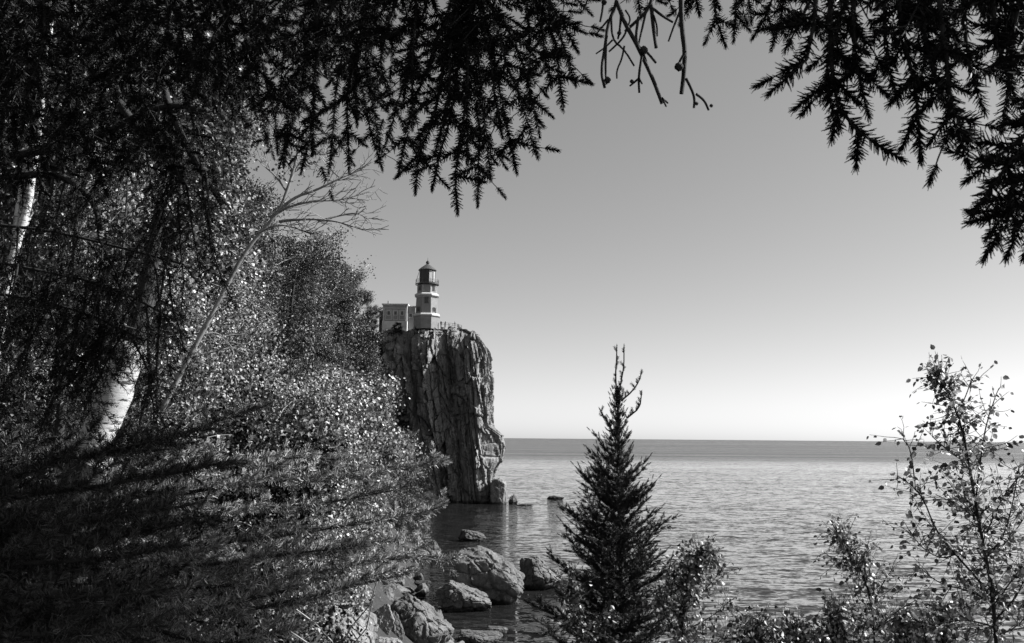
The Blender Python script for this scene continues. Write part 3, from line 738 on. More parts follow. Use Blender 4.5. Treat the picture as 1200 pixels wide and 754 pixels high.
def make_tree(name, root_name_label_cat, wood, crown, wm, cm, loc, group=None, parts=('trunk', 'crown')):
    t = empty(name, loc, *root_name_label_cat, group)
    wood.build(parts[0], wm, t, smooth=True); crown.build(parts[1], cm, t); return t
def dup(root, loc, rz=0.0, sc=1.0, label=None, group=None, mats=None):
    r = root.copy(); link(r); r.location = [float(c) for c in loc]; r.rotation_euler = (0, 0, rz); r.scale = (sc, sc, sc) if np.isscalar(sc) else sc
    if label: r['label'] = label
    if group: r['group'] = group
    for ch in list(root.children):
        c = ch.copy(); link(c); c.parent = r
        for g_ in ch.children:
            d = g_.copy(); link(d); d.parent = c
    return r

# one segment of needled shoot, 1 unit long (about 5 cm), needles all round and swept forward
def shoot(nn, nl, nw, seed, ang=50, tip=False, upper=0.0):
    rg = np.random.default_rng(seed); v = []; f = []
    for k in range(nn):
        z = (k + rg.uniform(0, 1)) / nn; a = k * 2.39996 + rg.uniform(-.3, .3); th = R(ang + rg.uniform(-14, 14))
        if tip: th *= (1 - .75 * z)
        r_ = np.array((math.cos(a), math.sin(a), 0)); d = r_ * math.sin(th) + np.array((0, 0, math.cos(th)))
        l = nl * rg.uniform(.75, 1.15); s_ = np.cross(d, (0, 0, 1.0)); s_ /= np.linalg.norm(s_) + 1e-9; u_ = np.cross(d, s_)
        b = np.array((0, 0, z)); n0 = len(v); ph = rg.uniform(0, 6.28)
        for q in range(3): v.append(b + (s_ * math.cos(ph + q * 2.094) + u_ * math.sin(ph + q * 2.094)) * nw * .62)
        for q in range(3): v.append(b + d * l * (1 + .04 * q) + (s_ * math.cos(ph + q * 2.094) + u_ * math.sin(ph + q * 2.094)) * nw * .26)
        f += [(n0, n0 + 1, n0 + 4, n0 + 3), (n0 + 1, n0 + 2, n0 + 5, n0 + 4), (n0 + 2, n0, n0 + 3, n0 + 5)]
    return np.array(v), np.array(f)
SP = shoot(44, .37, .064, 1, 58); SPT = shoot(50, .37, .064, 2, 62, tip=True)
SPM = shoot(26, .38, .075, 6, 52); SPMT = shoot(24, .36, .075, 7, 52, tip=True)
SPR = shoot(36, .50, .070, 8, 56); SPRT = shoot(44, .50, .070, 9, 60, tip=True)          # spruce, 1.5 cm needles
SPC = shoot(12, .34, .06, 3, 52)                                                          # coarser, for trees farther off
PN = shoot(26, .74, .065, 4, 54); PNT = shoot(42, .78, .065, 5, 62, tip=True)           # long soft needles
class Boughs:
    """collects the needle shoots of one bough"""
    def __init__(s, seg=.05, T=SP, TT=SPT): s.seg = seg; s.sub = .95; s.T = T; s.TT = TT; s.wood = MB(); s.p = []; s.d = []; s.tp = []; s.td = []
    def cover(s, pts, t0=0.0):
        q = resample(pts, s.seg) if np.linalg.norm(np.diff(pts, axis=0), axis=1).sum() > s.seg * 2.2 else np.array(pts)[[0, -1]]
        q = q[int(t0 * len(q)):]
        if len(q) < 2: return
        d = np.diff(q, axis=0); s.p.append(q[:-1]); s.d.append(d); s.tp.append(q[-1:]); s.td.append(d[-1:])
    def spray(s, pts, r0, rg, L, step=.045, level=2, up=(0, 0, 1), droop=0.0, t0=.12, bare=.0, fan=.75, nz=.16):
        pts = chaikin(np.asarray(pts, float), 1); q = resample(pts, step) if len(pts) > 1 else pts
        n = len(q)
        if n > 6 and level > 1: q = q + np.stack([fbm(q / .22 + 7.7 * k_ + r0 * 900, 2, 3 + k_) for k_ in range(3)], 1) * .035
        if n < 3: s.cover(pts); return
        s.wood.tube(q, np.linspace(r0, .0016, n), 5 if level > 1 else 3)
        s.cover(q, bare)
        tg = np.gradient(q, axis=0); tg /= np.linalg.norm(tg, axis=1)[:, None]
        total = step * n
        for i in range(int(t0 * n), n - 1):
            for sd in ((-1, 1) if level > 1 else ((-1) ** i,)):
                if rg.random() < .2: continue
                side = np.cross(tg[i], up); side /= np.linalg.norm(side) + 1e-9
                d = tg[i] * rg.uniform(.35, .95) + sd * side * fan * rg.uniform(.6, 1.15) + rg.normal(size=3) * nz + np.array((0, 0, -droop * rg.uniform(.3, 1.3)))
                rem = 1 - i / n; l = L * (.38 + .6 * rem ** .7) * rg.uniform(.45, 1.15)
                l = max(l, s.seg)
                c = curve(q[i], d, l, 4, rg, .08, -.03 * droop)
                if level > 1 and l > s.seg * 3.2: s.spray(c, r0 * .35, rg, l * .42, s.seg * s.sub, level - 1, up, droop, .2, 0, fan, nz)
                else:
                    s.wood.tube(c, [r0 * .25] * 4 + [.001], 3); s.cover(c)
    def finish(s, parent, mat, bark, name='bough', nname='needles', rg=np.random.default_rng(3), density=1.0):
        b = s.wood.build(name, bark, parent, smooth=True)
        P_ = np.concatenate(s.p); D = np.concatenate(s.d); l = np.linalg.norm(D, axis=1); nb = MB()
        nb.stamp(*s.T, frames(D, rg.uniform(0, 6.28, len(P_)), s.seg * np.ones(len(P_))), P_)
        P2 = np.concatenate(s.tp); D2 = np.concatenate(s.td)
        nb.stamp(*s.TT, frames(D2, rg.uniform(0, 6.28, len(P2)), s.seg * .7 * np.ones(len(P2))), P2 - D2 / (np.linalg.norm(D2, axis=1)[:, None] + 1e-9) * s.seg * .3)
        nb.build(nname, mat, b); return b
def loc3(o, pts):         # world points -> points relative to the parent's base
    return np.asarray(pts, float) - np.array(o.location)

# ------------------------------------------------------------------ the young spruce standing in the middle foreground
def conifer_small():
    rg = np.random.default_rng(12); Y = 7.0
    bx, by = float(at(731, 600, Y)[0]), Y; gz_ = ground_z(bx, by) - .1
    t = empty('spruce_sapling', (bx, by, gz_), 'slender young spruce with two bare leader tips standing against the lake', 'spruce tree')
    H = float(at(722, 452, Y)[2]) - gz_
    B = Boughs(.045, SPM, SPMT); trunk = MB()
    tr = np.array([(0, 0, -.2), (.02, 0, H * .3), (-.02, 0, H * .6), (-.03, 0, H * .85), (-.04, 0, H)])
    trunk.tube(chaikin(tr, 2), np.linspace(.055, .006, len(chaikin(tr, 2))), 8); 
    px = lambda x, y: loc3(t, at(x, y, Y))
    for ld in ([(723, 470), (721, 440), (722, 424), (722, 408)], [(724, 470), (728, 446), (731, 430), (731, 407)], [(728, 470), (742, 458), (750, 446), (753, 436)], [(735, 490), (749, 478), (750, 462)], [(716, 500), (709, 490), (704, 480)]):
        pts = np.array([px(*p_) for p_ in ld]); pts[:, 1] += np.linspace(0, rg.uniform(-.1, .1), len(pts))
        B.wood.tube(chaikin(pts, 1), np.linspace(.008, .0045, len(chaikin(pts, 1))), 5)
        n = 9
        for q in range(n):
            p_ = along(pts, np.array([q / n]))[0]; d = rg.normal(size=3) * .5 + (0, 0, 1)
            if q / n < .72 or q == n - 1:
                B.p.append(p_[None]); B.d.append(d[None] * .01); 
        B.tp.append(pts[-1:]); B.td.append((pts[-1:] - pts[-2:-1]))
    z = .5
    while z < H - .06:
        dt = H - z; L = .06 + .31 * dt if dt < 2.0 else .68 + .12 * (dt - 2.0)
        nb = 9
        for q in range(nb):
            az = q * 2 * math.pi / nb + z * 7 + rg.uniform(-.25, .25); l = L * rg.uniform(.55, 1.2) * (1 + .12 * math.cos(az - 2.5))
            if rg.random() < .07: continue
            b = along(tr, np.array([(z + .2) / (H + .2)]))[0]; b[2] = z + rg.uniform(-.03, .03)
            el = np.interp(dt, [0, .5, 2.0, 3.5], [1.15, .75, .3, .05])
            d0 = np.array((math.cos(az) * math.cos(el), math.sin(az) * math.cos(el), math.sin(el)))
            c = curve(b, d0, l, 6, rg, .03, .05)
            if dt < 3.0: B.spray(c, .004 + .004 * l, rg, max(min(.28, l * .5), .06), .045, 2 if l > .24 else 1, (0, 0, 1), -.25, .12, .1)
            else: B.spray(c, .008, rg, .2, .11, 1, (0, 0, 1), -.1, .12, .1)
        z += np.interp(dt, [0, .4, 1.5, 3], [.05, .07, .11, .16])
    trunk.build('trunk', M['bark_dark'], t, smooth=True)
    B.finish(t, M['needle_mid'], M['bark_dark'], 'branches')
    return t
conifer_small()

# ------------------------------------------------------------------ leafy saplings (birch and alder) close to the camera
def sapling(label, Y, stems, seed, ground_px, ntw=14, leaf=.036, twl=.28, mat=None, lpt=7, dy=.07, name='birch_sapling', cat='sapling', r0=.012):
    rg = np.random.default_rng(seed)
    b = at(*ground_px, Y); gz_ = ground_z(float(b[0]), Y)
    t = empty(name, (float(b[0]), Y, gz_), label, cat)
    wood = MB(); P_ = []; D_ = []
    for si, (st, rr, dens) in enumerate(stems):
        pts = np.array([at(x, y, Y) for x, y in st]); off = np.cumsum(rg.normal(size=len(pts)) * dy * .35); pts[:, 1] += off - off[0]
        if si == 0: pts = np.concatenate([[[pts[0][0] + .02, pts[0][1], gz_ - .1]], pts])
        pts = loc3(t, pts); c = chaikin(pts, 2); wood.tube(c, np.linspace(rr, .0022, len(c)), 6)
        Ls = np.linalg.norm(np.diff(c, axis=0), axis=1).sum(); n = int(Ls * ntw * dens)
        for k in range(n):
            tt = rg.uniform(.18 if si == 0 else .02, 1); p_ = along(c, np.array([tt]))[0]; tg = along(c, np.array([min(tt + .03, 1)]))[0] - along(c, np.array([tt - .03]))[0]
            d = tg / (np.linalg.norm(tg) + 1e-9) * .55 + rg.normal(size=3) * .85 + np.array((0, 0, .05))
            l = twl * rg.uniform(.3, 1.1) * (1.15 - tt * .6); tw = curve(p_, d, l, 4, rg, .16, .03); wood.tube(tw, np.linspace(.0026, .0012, 5), 3)
            m_ = max(2, int(lpt * l / twl * rg.uniform(.7, 1.3)))
            q = along(tw, np.linspace(.2, 1, m_)); P_.append(q); D_.append(rg.normal(size=(m_, 3)) * .55 + np.array((0, 0, -.55)) + (tw[-1] - tw[0]) / l * .5)
    P_ = np.concatenate(P_); D_ = np.concatenate(D_)
    P_ = P_ + D_ / np.linalg.norm(D_, axis=1)[:, None] * leaf * .25
    wood.build('stems', M['bark_dark'], t, smooth=True)
    MB().stamp(*LEAF6, frames(D_, rg.uniform(0, 6.28, len(P_)), leaf * rg.uniform(.55, 1.15, len(P_))), P_).build('leaves', mat or M['leaf_mid'], t)
    return t
sapling('tall birch sapling at the right whose sparse top rises above the horizon', 5.0, [
    ([(1168, 770), (1157, 695), (1141, 610), (1128, 540), (1117, 492), (1099, 456), (1087, 442)], .013, 1.0),
    ([(1150, 684), (1120, 650), (1095, 624), (1073, 575), (1046, 557)], .007, 1.0), ([(1073, 575), (1068, 526), (1060, 514)], .004, .9),
    ([(1141, 610), (1148, 544), (1157, 500), (1172, 462)], .006, 1.0), ([(1128, 540), (1106, 524), (1090, 512)], .004, 1.0),
    ([(1155, 655), (1175, 630), (1188, 590), (1196, 545)], .006, 1.2), ([(1119, 490), (1135, 465), (1143, 444)], .004, .8),
    ([(1160, 705), (1130, 690), (1100, 685), (1070, 660)], .005, 1.2), ([(1163, 730), (1190, 700), (1215, 640)], .006, 1.2),
    ([(1165, 735), (1130, 725), (1090, 735), (1060, 720)], .005, 1.3), ([(1150, 640), (1165, 600), (1182, 570), (1205, 550)], .004, 1.2),
    ([(1160, 715), (1185, 680), (1205, 660)], .005, 1.2), ([(1150, 650), (1180, 640), (1205, 610)], .004, 1.2), ([(1165, 745), (1190, 740), (1210, 720)], .005, 1.3), ([(1120, 650), (1100, 655), (1075, 640), (1060, 620)], .004, 1), ([(1140, 605), (1118, 590), (1098, 580)], .004, 1)], 3, (1168, 754), ntw=50, mat=M['leaf_light'])
sapling('smaller forked birch sapling in front of the lake, left of the tall one', 5.6, [
    ([(1026, 770), (1022, 703), (1006, 659), (992, 638), (980, 624)], .008, 1.5), ([(1022, 710), (1038, 680), (1045, 668)], .004, 1.4),
    ([(1010, 668), (985, 662), (968, 648)], .004, 1.5), ([(1023, 725), (995, 712), (980, 705)], .004, 1.4), ([(1020, 700), (1012, 665), (1014, 640)], .004, 1.4),
    ([(1024, 740), (1050, 715), (1075, 700)], .004, 1.5)], 7, (1026, 754), ntw=30, leaf=.034, mat=M['leaf_light'])
sapling('leafy bush against the right side of the slender young spruce', 6.3, [
    ([(800, 775), (800, 700), (815, 665), (822, 648)], .009, 2.2), ([(800, 720), (830, 690), (848, 668)], .005, 2), ([(800, 740), (835, 725), (858, 705)], .005, 2.2),
    ([(798, 730), (785, 705), (790, 675)], .005, 2), ([(800, 760), (840, 755), (866, 735)], .005, 2.2), ([(802, 700), (806, 680), (800, 662)], .004, 1.6),
    ([(798, 745), (780, 725), (772, 700)], .005, 2)], 9, (800, 754), ntw=46, leaf=.036, mat=M['leaf_light'], name='alder_bush', cat='bush')
sapling('leafy twigs of a low bush at the lower left foot of the young spruce', 6.0, [
    ([(690, 790), (684, 745), (676, 710), (668, 690)], .006, 2.0), ([(686, 760), (700, 735), (706, 715)], .004, 2), ([(684, 750), (668, 738), (660, 722)], .004, 2)], 19, (690, 754), ntw=20, leaf=.036, name='alder_bush', cat='bush')
for i, (x, yt, sd, lab) in enumerate([(895, 735, 31, 'low bush at the bottom edge nearest the young spruce'), (940, 738, 33, 'low bush top at the bottom edge midway between spruce and small sapling'),
                                 (990, 722, 35, 'low bush under the forked small birch sapling on its left'), (1060, 728, 37, 'low bush between the two birch saplings at the bottom edge'),
                                 (1110, 716, 39, 'low dense bush at the foot of the tall birch sapling on its left')]):
    sapling(lab, 5.4 + .2 * (i % 2), [([(x, 800), (x - 3, 765), (x - 8, yt)], .007, 2.4), ([(x, 785), (x + 18, 755), (x + 26, yt + 8)], .004, 2.4), ([(x, 790), (x - 22, 765), (x - 32, yt + 12)], .004, 2.4),
                                       ([(x, 790), (x + 8, 760), (x + 10, yt + 4)], .004, 2.2)], sd, (x, 754), ntw=30, leaf=.036, name='alder_bush', cat='bush', mat=M['leaf_light'])

# ------------------------------------------------------------------ overhanging spruces, boughs hanging into the top of the view
def hang_tree(label, base, seed, groups, H, r0=.13, seg=.05, T=SP, TT=SPT):
    rg = np.random.default_rng(seed)
    gz_ = ground_z(*base); t = empty('spruce_tree', (base[0], base[1], gz_), label, 'spruce tree')
    tr = np.array([(0, 0, -.3), (.03, .02, H * .3), (-.02, .03, H * .6), (0, 0, H)])
    MB().tube(chaikin(tr, 2), np.linspace(r0, .02, len(chaikin(tr, 2))), 12).build('trunk', M['bark_dark'], t, smooth=True)
    for gi, (limb, sprays, L, kw) in enumerate(groups):
        B = Boughs(seg, T, TT); B.sub = 1.4
        lp = loc3(t, [at(*p_) for p_ in limb]); z0 = lp[0][2] - .35 * np.linalg.norm(lp[0][:2]) * .5
        lim = np.concatenate([[(0, 0, min(z0 + .3, H * .9))], lp]); c = chaikin(lim, 2); B.wood.tube(c, np.linspace(.03, .010, len(c)), 7)
        for sp in sprays:
            pts = loc3(t, [at(*p_) for p_ in sp]); B.spray(pts, .0065, rg, L * rg.uniform(.85, 1.15), **kw)
        B.finish(t, M['needle_dark'], M['bark_dark'], rg=rg)
    return t
D = 2.3
kwc = dict(step=.08, level=2, up=(0, -1, 0.15), droop=.05, t0=.1, bare=.05, fan=.9)
def fan(root, tips, d0, dj, rg, bow=.15):
    out = []
    for (x, y) in tips:
        dd = d0 + rg.uniform(-dj, dj); rx, ry = root[0] + rg.uniform(-18, 18), root[1]
        mx, my = rx + (x - rx) * .45 + rg.uniform(-10, 10) , ry + (y - ry) * .5
        mx += (x - rx) * bow
        out.append([(rx, ry, d0 + rg.uniform(-.05, .05)), (mx, my, (d0 + dd) / 2), (x, y, dd)])
    return out
rgf = np.random.default_rng(77)
central = fan((548, -70), [(466, 200), (490, 226), (514, 222), (537, 246), (560, 236), (574, 205), (596, 196), (617, 178), (634, 150), (545, 190), (520, 170), (580, 150)], 2.3, .25, rgf)
central2 = fan((600, -60), [(656, 122), (672, 92), (674, 55), (688, 12), (640, 95), (620, 120), (655, 40)], 2.3, .2, rgf)
leftarm = fan((500, -50), [(438, 120), (462, 60), (474, 110), (455, 160), (484, 150), (430, 60)], 2.35, .15, rgf)
leftarm2 = [[(455, -50, 2.5), (432, 40, 2.5), (425, 80, 2.5), (441, 163, 2.5)], [(470, -40, 2.5), (430, 30, 2.5), (405, 100, 2.5), (408, 184, 2.5)], [(410, -40, 2.6), (402, 80, 2.6), (382, 190, 2.6)],
            [(400, -40, 2.6), (375, 60, 2.6), (362, 175, 2.6)], [(380, -40, 2.7), (360, 90, 2.7), (330, 190, 2.7)], [(440, -40, 2.5), (415, 70, 2.5), (418, 140, 2.5)], [(500, 20, 2.4), (455, 45, 2.4), (415, 60, 2.4), (388, 95, 2.4)]]
# the big dark mass over the top left corner
massL = []
for k in range(50):
    x0 = rgf.uniform(-60, 440); y0 = rgf.uniform(-90, 20); dd = rgf.uniform(2.4, 3.6)
    yt = rgf.uniform(70, 215) if x0 > 200 else rgf.uniform(60, 235)
    if yt > 200 and x0 > 330: yt -= 40
    xt = x0 + rgf.uniform(-70, 70)
    massL.append([(x0, y0, dd), ((x0 + xt) / 2 + rgf.uniform(-25, 25), (y0 + yt) / 2, dd + rgf.uniform(-.1, .2)), (xt, yt, dd + rgf.uniform(-.1, .3))])
kwm = dict(step=.07, level=2, up=(0, -1, 0.3), droop=.15, t0=.08, bare=.05, fan=.9)
hang_tree('large dark spruce whose needled boughs hang over the top left and top centre', (-3.3, 2.4), 5, [
    ([(150, -330, 2.4), (400, -260, 2.35), (548, -75, 2.3)], central, .19, kwc),
    ([(250, -380, 2.4), (480, -290, 2.3), (600, -65, 2.3)], central2, .16, kwc),
    ([(100, -260, 2.4), (330, -190, 2.4), (500, -55, 2.35)], leftarm, .17, kwc),
    ([(60, -200, 2.5), (250, -150, 2.5), (430, -45, 2.5)], leftarm2, .15, kwc),
    ([(-100, -200, 2.6), (60, -160, 2.7), (160, -70, 2.9)], massL[:20], .26, kwm),
    ([(-100, -150, 2.8), (100, -130, 3.0), (260, -60, 3.0)], massL[20:40], .26, kwm),
    ([(-100, -250, 3.2), (200, -220, 3.1), (380, -60, 3.0)], massL[40:], .24, kwm)], 7.5)
# thick dark limbs seen through the mass at the top left
rgm = np.random.default_rng(8)
tree2 = empty('spruce_tree', (-3.6, 4.2, ground_z(-3.6, 4.2)), 'second dark spruce behind the top left boughs with crooked bare limbs', 'spruce tree')
w_ = MB(); H2 = 6.4; w_.tube([(0, 0, -.3), (.05, 0, 3), (0, 0, H2)], [.13, .11, .05], 10); w_.build('trunk', M['bark_dark'], tree2, smooth=True)
limbs2 = [[(-60, 60, 4.2), (60, 90, 4.1), (130, 95, 4.1), (185, 60, 4.0)], [(-60, 120, 4.2), (70, 110, 4.1), (125, 85, 4.0), (110, 30, 4.0), (95, -20, 4.0)], [(-40, 190, 4.2), (100, 170, 4.0), (190, 120, 3.9), (240, 130, 3.9)],
          [(-40, 10, 4.2), (60, 20, 4.1), (180, 20, 3.9), (280, 40, 3.9)], [(130, 95, 4.1), (150, 140, 4.0), (200, 190, 3.9), (215, 215, 3.9)], [(-30, 215, 4.2), (60, 200, 4.1), (105, 225, 4.0), (120, 270, 4.0)],
          [(60, -20, 4.2), (180, 60, 4.0), (205, 150, 3.9), (260, 240, 3.9)],
          [(-40, 300, 4.3), (60, 320, 4.2), (130, 335, 4.1), (205, 375, 4.0)], [(-40, 260, 4.3), (60, 270, 4.2), (140, 290, 4.1), (215, 310, 4.0)], [(-40, 340, 4.3), (40, 350, 4.2), (110, 370, 4.1), (170, 400, 4.1)], [(-40, 350, 4.7), (60, 366, 4.8), (135, 378, 5.0), (195, 398, 5.2)]]
for li_, lb in enumerate(limbs2):
    B = Boughs(.06, SPC, SPC); pts = loc3(tree2, [at(*p_) for p_ in lb]); pts = np.concatenate([[(0, 0, pts[0][2])], pts]) if lb[0][0] < 0 else pts
    B.wood.tube(chaikin(pts, 2), np.linspace(.028 if li_ < 7 else .011, .010 if li_ < 7 else .004, len(chaikin(pts, 2))), 7)
    for q in range(5 if li_ < 7 else 15):
        tt = rgm.uniform(.35, 1) if li_ < 7 else .25 + q * .05; p_ = along(pts, np.array([tt]))[0]
        B.spray(curve(p_, (rgm.uniform(-.4, .5), rgm.uniform(-.5, .3), -.8), rgm.uniform(.4, .8) if li_ < 10 else rgm.uniform(.12, .26), 5, rgm, .1), .006, rgm, .26, .075, 2, (0, -1, .2), .4, .1, .1)
    B.finish(tree2, M['needle_dark'], M['bark_dark'], rg=rgm)

# right-hand spruce: boughs close overhead, top right
kwr = dict(step=.05, level=2, up=(0, -1, 0.2), droop=.0, t0=.08, bare=.05, fan=.85)
right1 = [[(960, -70, 1.35), (955, 20, 1.35), (950, 72, 1.35), (910, 102, 1.35)], [(985, -70, 1.4), (970, 60, 1.4), (985, 150, 1.4), (1018, 180, 1.4), (1042, 192, 1.4)], [(1010, -60, 1.45), (960, 100, 1.45), (980, 140, 1.45)],
          [(1000, -60, 1.4), (1000, 60, 1.4), (1015, 125, 1.4)], [(1040, -50, 1.5), (1035, 60, 1.5), (1050, 110, 1.5)], [(970, -50, 1.6), (945, 10, 1.6), (925, 50, 1.6)]]
right2 = [[(1070, -70, 1.4), (1060, 50, 1.4), (1068, 120, 1.4), (1074, 182, 1.4)], [(1090, -70, 1.4), (1085, 70, 1.4), (1110, 130, 1.4), (1155, 158, 1.4)], [(1110, -60, 1.3), (1100, 80, 1.3), (1128, 190, 1.3)],
          [(1130, -60, 1.4), (1130, 60, 1.4), (1150, 120, 1.4)], [(1160, -60, 1.3), (1165, 50, 1.3), (1185, 100, 1.3)], [(1200, -60, 1.3), (1195, 20, 1.3), (1170, 70, 1.3)], [(1230, -60, 1.5), (1220, 40, 1.5), (1205, 110, 1.5)],
          [(1060, -60, 1.6), (1090, 30, 1.6), (1080, 90, 1.6)], [(1150, -60, 1.6), (1120, 30, 1.6), (1100, 60, 1.6)], [(1180, -60, 1.6), (1190, 60, 1.6), (1180, 140, 1.6)], [(1020, -60, 1.6), (1060, 10, 1.6), (1100, 30, 1.6)], [(1100, -60, 1.7), (1140, 0, 1.7), (1180, 40, 1.7)]]
right3 = [[(1290, 60, 1.2), (1230, 150, 1.2), (1200, 210, 1.2), (1160, 292, 1.2)], [(1290, 80, 1.25), (1230, 180, 1.25), (1185, 290, 1.25)], [(1280, 100, 1.3), (1240, 200, 1.3), (1205, 290, 1.3)], [(1260, 120, 1.2), (1190, 180, 1.2), (1148, 240, 1.2)],
          [(1260, 110, 1.3), (1200, 160, 1.3), (1142, 205, 1.3)], [(1250, 150, 1.3), (1195, 230, 1.3), (1165, 268, 1.3)]]
fringe = [[(840, -60, 2.4), (835, 10, 2.4), (848, 48, 2.4)], [(870, -60, 2.4), (862, 10, 2.4), (860, 42, 2.4)], [(900, -60, 2.4), (910, 0, 2.4), (885, 40, 2.4)], [(915, -60, 2.4), (920, 10, 2.4), (906, 52, 2.4)],
          [(830, -60, 2.4), (815, 0, 2.4), (800, 22, 2.4)], [(890, -60, 2.5), (875, -10, 2.5), (880, 22, 2.5)], [(760, -60, 2.5), (745, -20, 2.5), (750, 14, 2.5)], [(780, -60, 2.5), (775, -20, 2.5), (788, 10, 2.5)], [(930, -60, 2.3), (945, 0, 2.3), (930, 30, 2.3)]]
kwf = dict(step=.05, level=2, up=(0, -1, 0.2), droop=.05, t0=.05, bare=.05, fan=.9)
rtree = hang_tree('dark spruce outside the right edge whose long needled boughs hang over the top right', (2.6, .9), 15, [
    ([(1500, -300, 1.3), (1200, -220, 1.35), (985, -65, 1.4)], right1, .10, kwr),
    ([(1500, -200, 1.3), (1300, -160, 1.35), (1120, -60, 1.4)], right2, .11, kwr),
    ([(1600, -60, 1.1), (1400, -20, 1.15), (1270, 90, 1.25)], right3, .10, kwr),
    ([(1500, -420, 1.9), (1200, -320, 2.1), (900, -55, 2.4)], fringe, .13, kwf)], 7.0, seg=.042, T=SPR, TT=SPRT)
# bare dead twigs dangling beside the centre
def zz(pts, Y=2.2): return [at(680 + x / 5.0, y / 5.0, Y) for x, y in pts]
dead = [([(215, -120), (215, 20), (165, 120), (150, 250), (125, 400), (150, 490)], 1.6), ([(180, 90), (188, 225), (262, 270), (325, 360)], 1.0), ([(258, 270), (245, 340), (218, 395), (222, 435)], .9), ([(165, 115), (105, 165)], .9),
        ([(275, 150), (262, 205), (175, 275)], 1.0), ([(190, 235), (150, 265), (98, 288)], .8), ([(150, 270), (150, 400), (160, 470)], 1.1), ([(215, 10), (255, 120), (320, 225), (360, 300), (430, 440), (475, 550), (490, 585)], 1.9),
        ([(480, 575), (525, 580)], .9), ([(485, 585), (515, 600)], .9), ([(430, -100), (415, 35), (340, 100), (270, 155)], 1.7), ([(340, 100), (325, 225), (372, 268)], 1.3), ([(385, 65), (350, 235)], 1.1), ([(360, 280), (405, 300), (455, 342)], 1.3),
        ([(370, 310), (400, 338)], .9), ([(360, 330), (345, 440), (355, 520)], 1.2), ([(345, 460), (300, 478)], 1.0), ([(345, 460), (372, 465)], .9), ([(240, 60), (235, 170), (228, 200)], 1.2), ([(415, 30), (430, 130), (455, 255)], 1.8),
        ([(430, 90), (455, 130), (462, 185)], .9), ([(140, -80), (135, 40), (122, 100)], 1.2), ([(585, 60), (550, 150), (528, 215)], 1.0), ([(590, -160), (592, 50), (605, 200), (620, 270), (618, 400), (605, 525)], 2.4), ([(618, 300), (585, 350), (580, 380)], 1.1),
        ([(620, 460), (650, 500), (680, 555), (680, 610)], 1.3), ([(680, 552), (735, 575), (768, 622)], 1.2), ([(415, 40), (480, 75), (555, 100)], 1.3), ([(60, -60), (20, 60), (0, 20)], .8), ([(265, 60), (300, 90), (290, 120)], .9)]
db = MB()
lt = [o for o in scene.objects if o.name == 'spruce_tree'][0]
for pts, w in dead:
    q = loc3(rtree, zz(pts)); q[:, 1] += np.linspace(0, .03, len(q)) ; c = chaikin(q, 2) if len(q) > 2 else q; db.tube(c, np.linspace(w * .0034, w * .0026, len(c)), 5)
for x, y, s_ in ((372, 295, 4.6), (578, 392, 4.8), (160, 470, 3.6), (228, 195, 2.4), (140, 15, 3), (302, 478, 2.2), (768, 620, 2), (682, 608, 2)):
    c = loc3(rtree, zz([(x, y)]))[0]; v, f = ICO[3]; db.add(v * .0023 * s_ * (1 + .35 * fbm(v * 3, 2, 5))[:, None] + c, f)
q = loc3(rtree, [at(1500, -350, 1.8), at(1100, -300, 2.0), at(830, -90, 2.2), at(798, -30, 2.2)]); db.tube(chaikin(np.concatenate([[(0, 0, 6.0)], q]), 2), np.linspace(.03, .009, len(chaikin(np.concatenate([[(0, 0, 6.0)], q]), 2))), 6)
q = loc3(rtree, [at(830, -90, 2.2), at(765, -45, 2.2), at(722, -30, 2.2)]); db.tube(chaikin(q, 2), np.linspace(.010, .006, len(chaikin(q, 2))), 6)
tag(db.build('dead_branch', M['bark_dark'], rtree, smooth=True), 'bare leafless twigs with knobbly ends')

# ------------------------------------------------------------------ pines filling the lower left
def pine(label, base, seed, boughs, H, mat, L=.22, targets=None, srcs=None, nfill=0):
    rg = np.random.default_rng(seed); gz_ = ground_z(*base)
    t = empty('young_pine', (base[0], base[1], gz_), label, 'pine tree')
    MB().tube(chaikin([(0, 0, -.3), (.03, 0, H * .5), (0, 0, H)], 2), np.linspace(.07, .02, len(chaikin([(0, 0, 0), (0, 0, 1), (0, 0, 2)], 2))), 10).build('trunk', M['bark_dark'], t, smooth=True)
    for _ in range(nfill):
        (sx, sy, sd), (x0_, x1_, y0_, y1_, d0_, d1_) = srcs, targets
        tx, ty, td = rg.uniform(x0_, x1_), rg.uniform(y0_, y1_), rg.uniform(d0_, d1_); ys = ty + rg.uniform(20, 150)
        boughs.append([(sx, ys, sd), (sx + (tx - sx) * .4, ys + rg.uniform(-8, 18), sd + (td - sd) * .4), (sx + (tx - sx) * .75, ty + rg.uniform(0, 22), sd + (td - sd) * .8), (tx, ty, td)])
    for bg_ in boughs:
        B = Boughs(.055, PN, PNT); pts = loc3(t, [at(*p_) for p_ in bg_]); c = chaikin(np.concatenate([[(0, 0, float(np.clip(pts[0][2] - .15, .1, H)))], pts]), 1)
        B.wood.tube(chaikin(c, 1), np.linspace(.014, .005, len(chaikin(c, 1))), 6)
        B.spray(pts, .005, rg, L * rg.uniform(.9, 1.2), .05, 2, (0, -.3, 1), -.35, .02, .0, .75, .3)
        B.finish(t, mat, M['bark_dark'], rg=rg)
    return t
rp = np.random.default_rng(4)
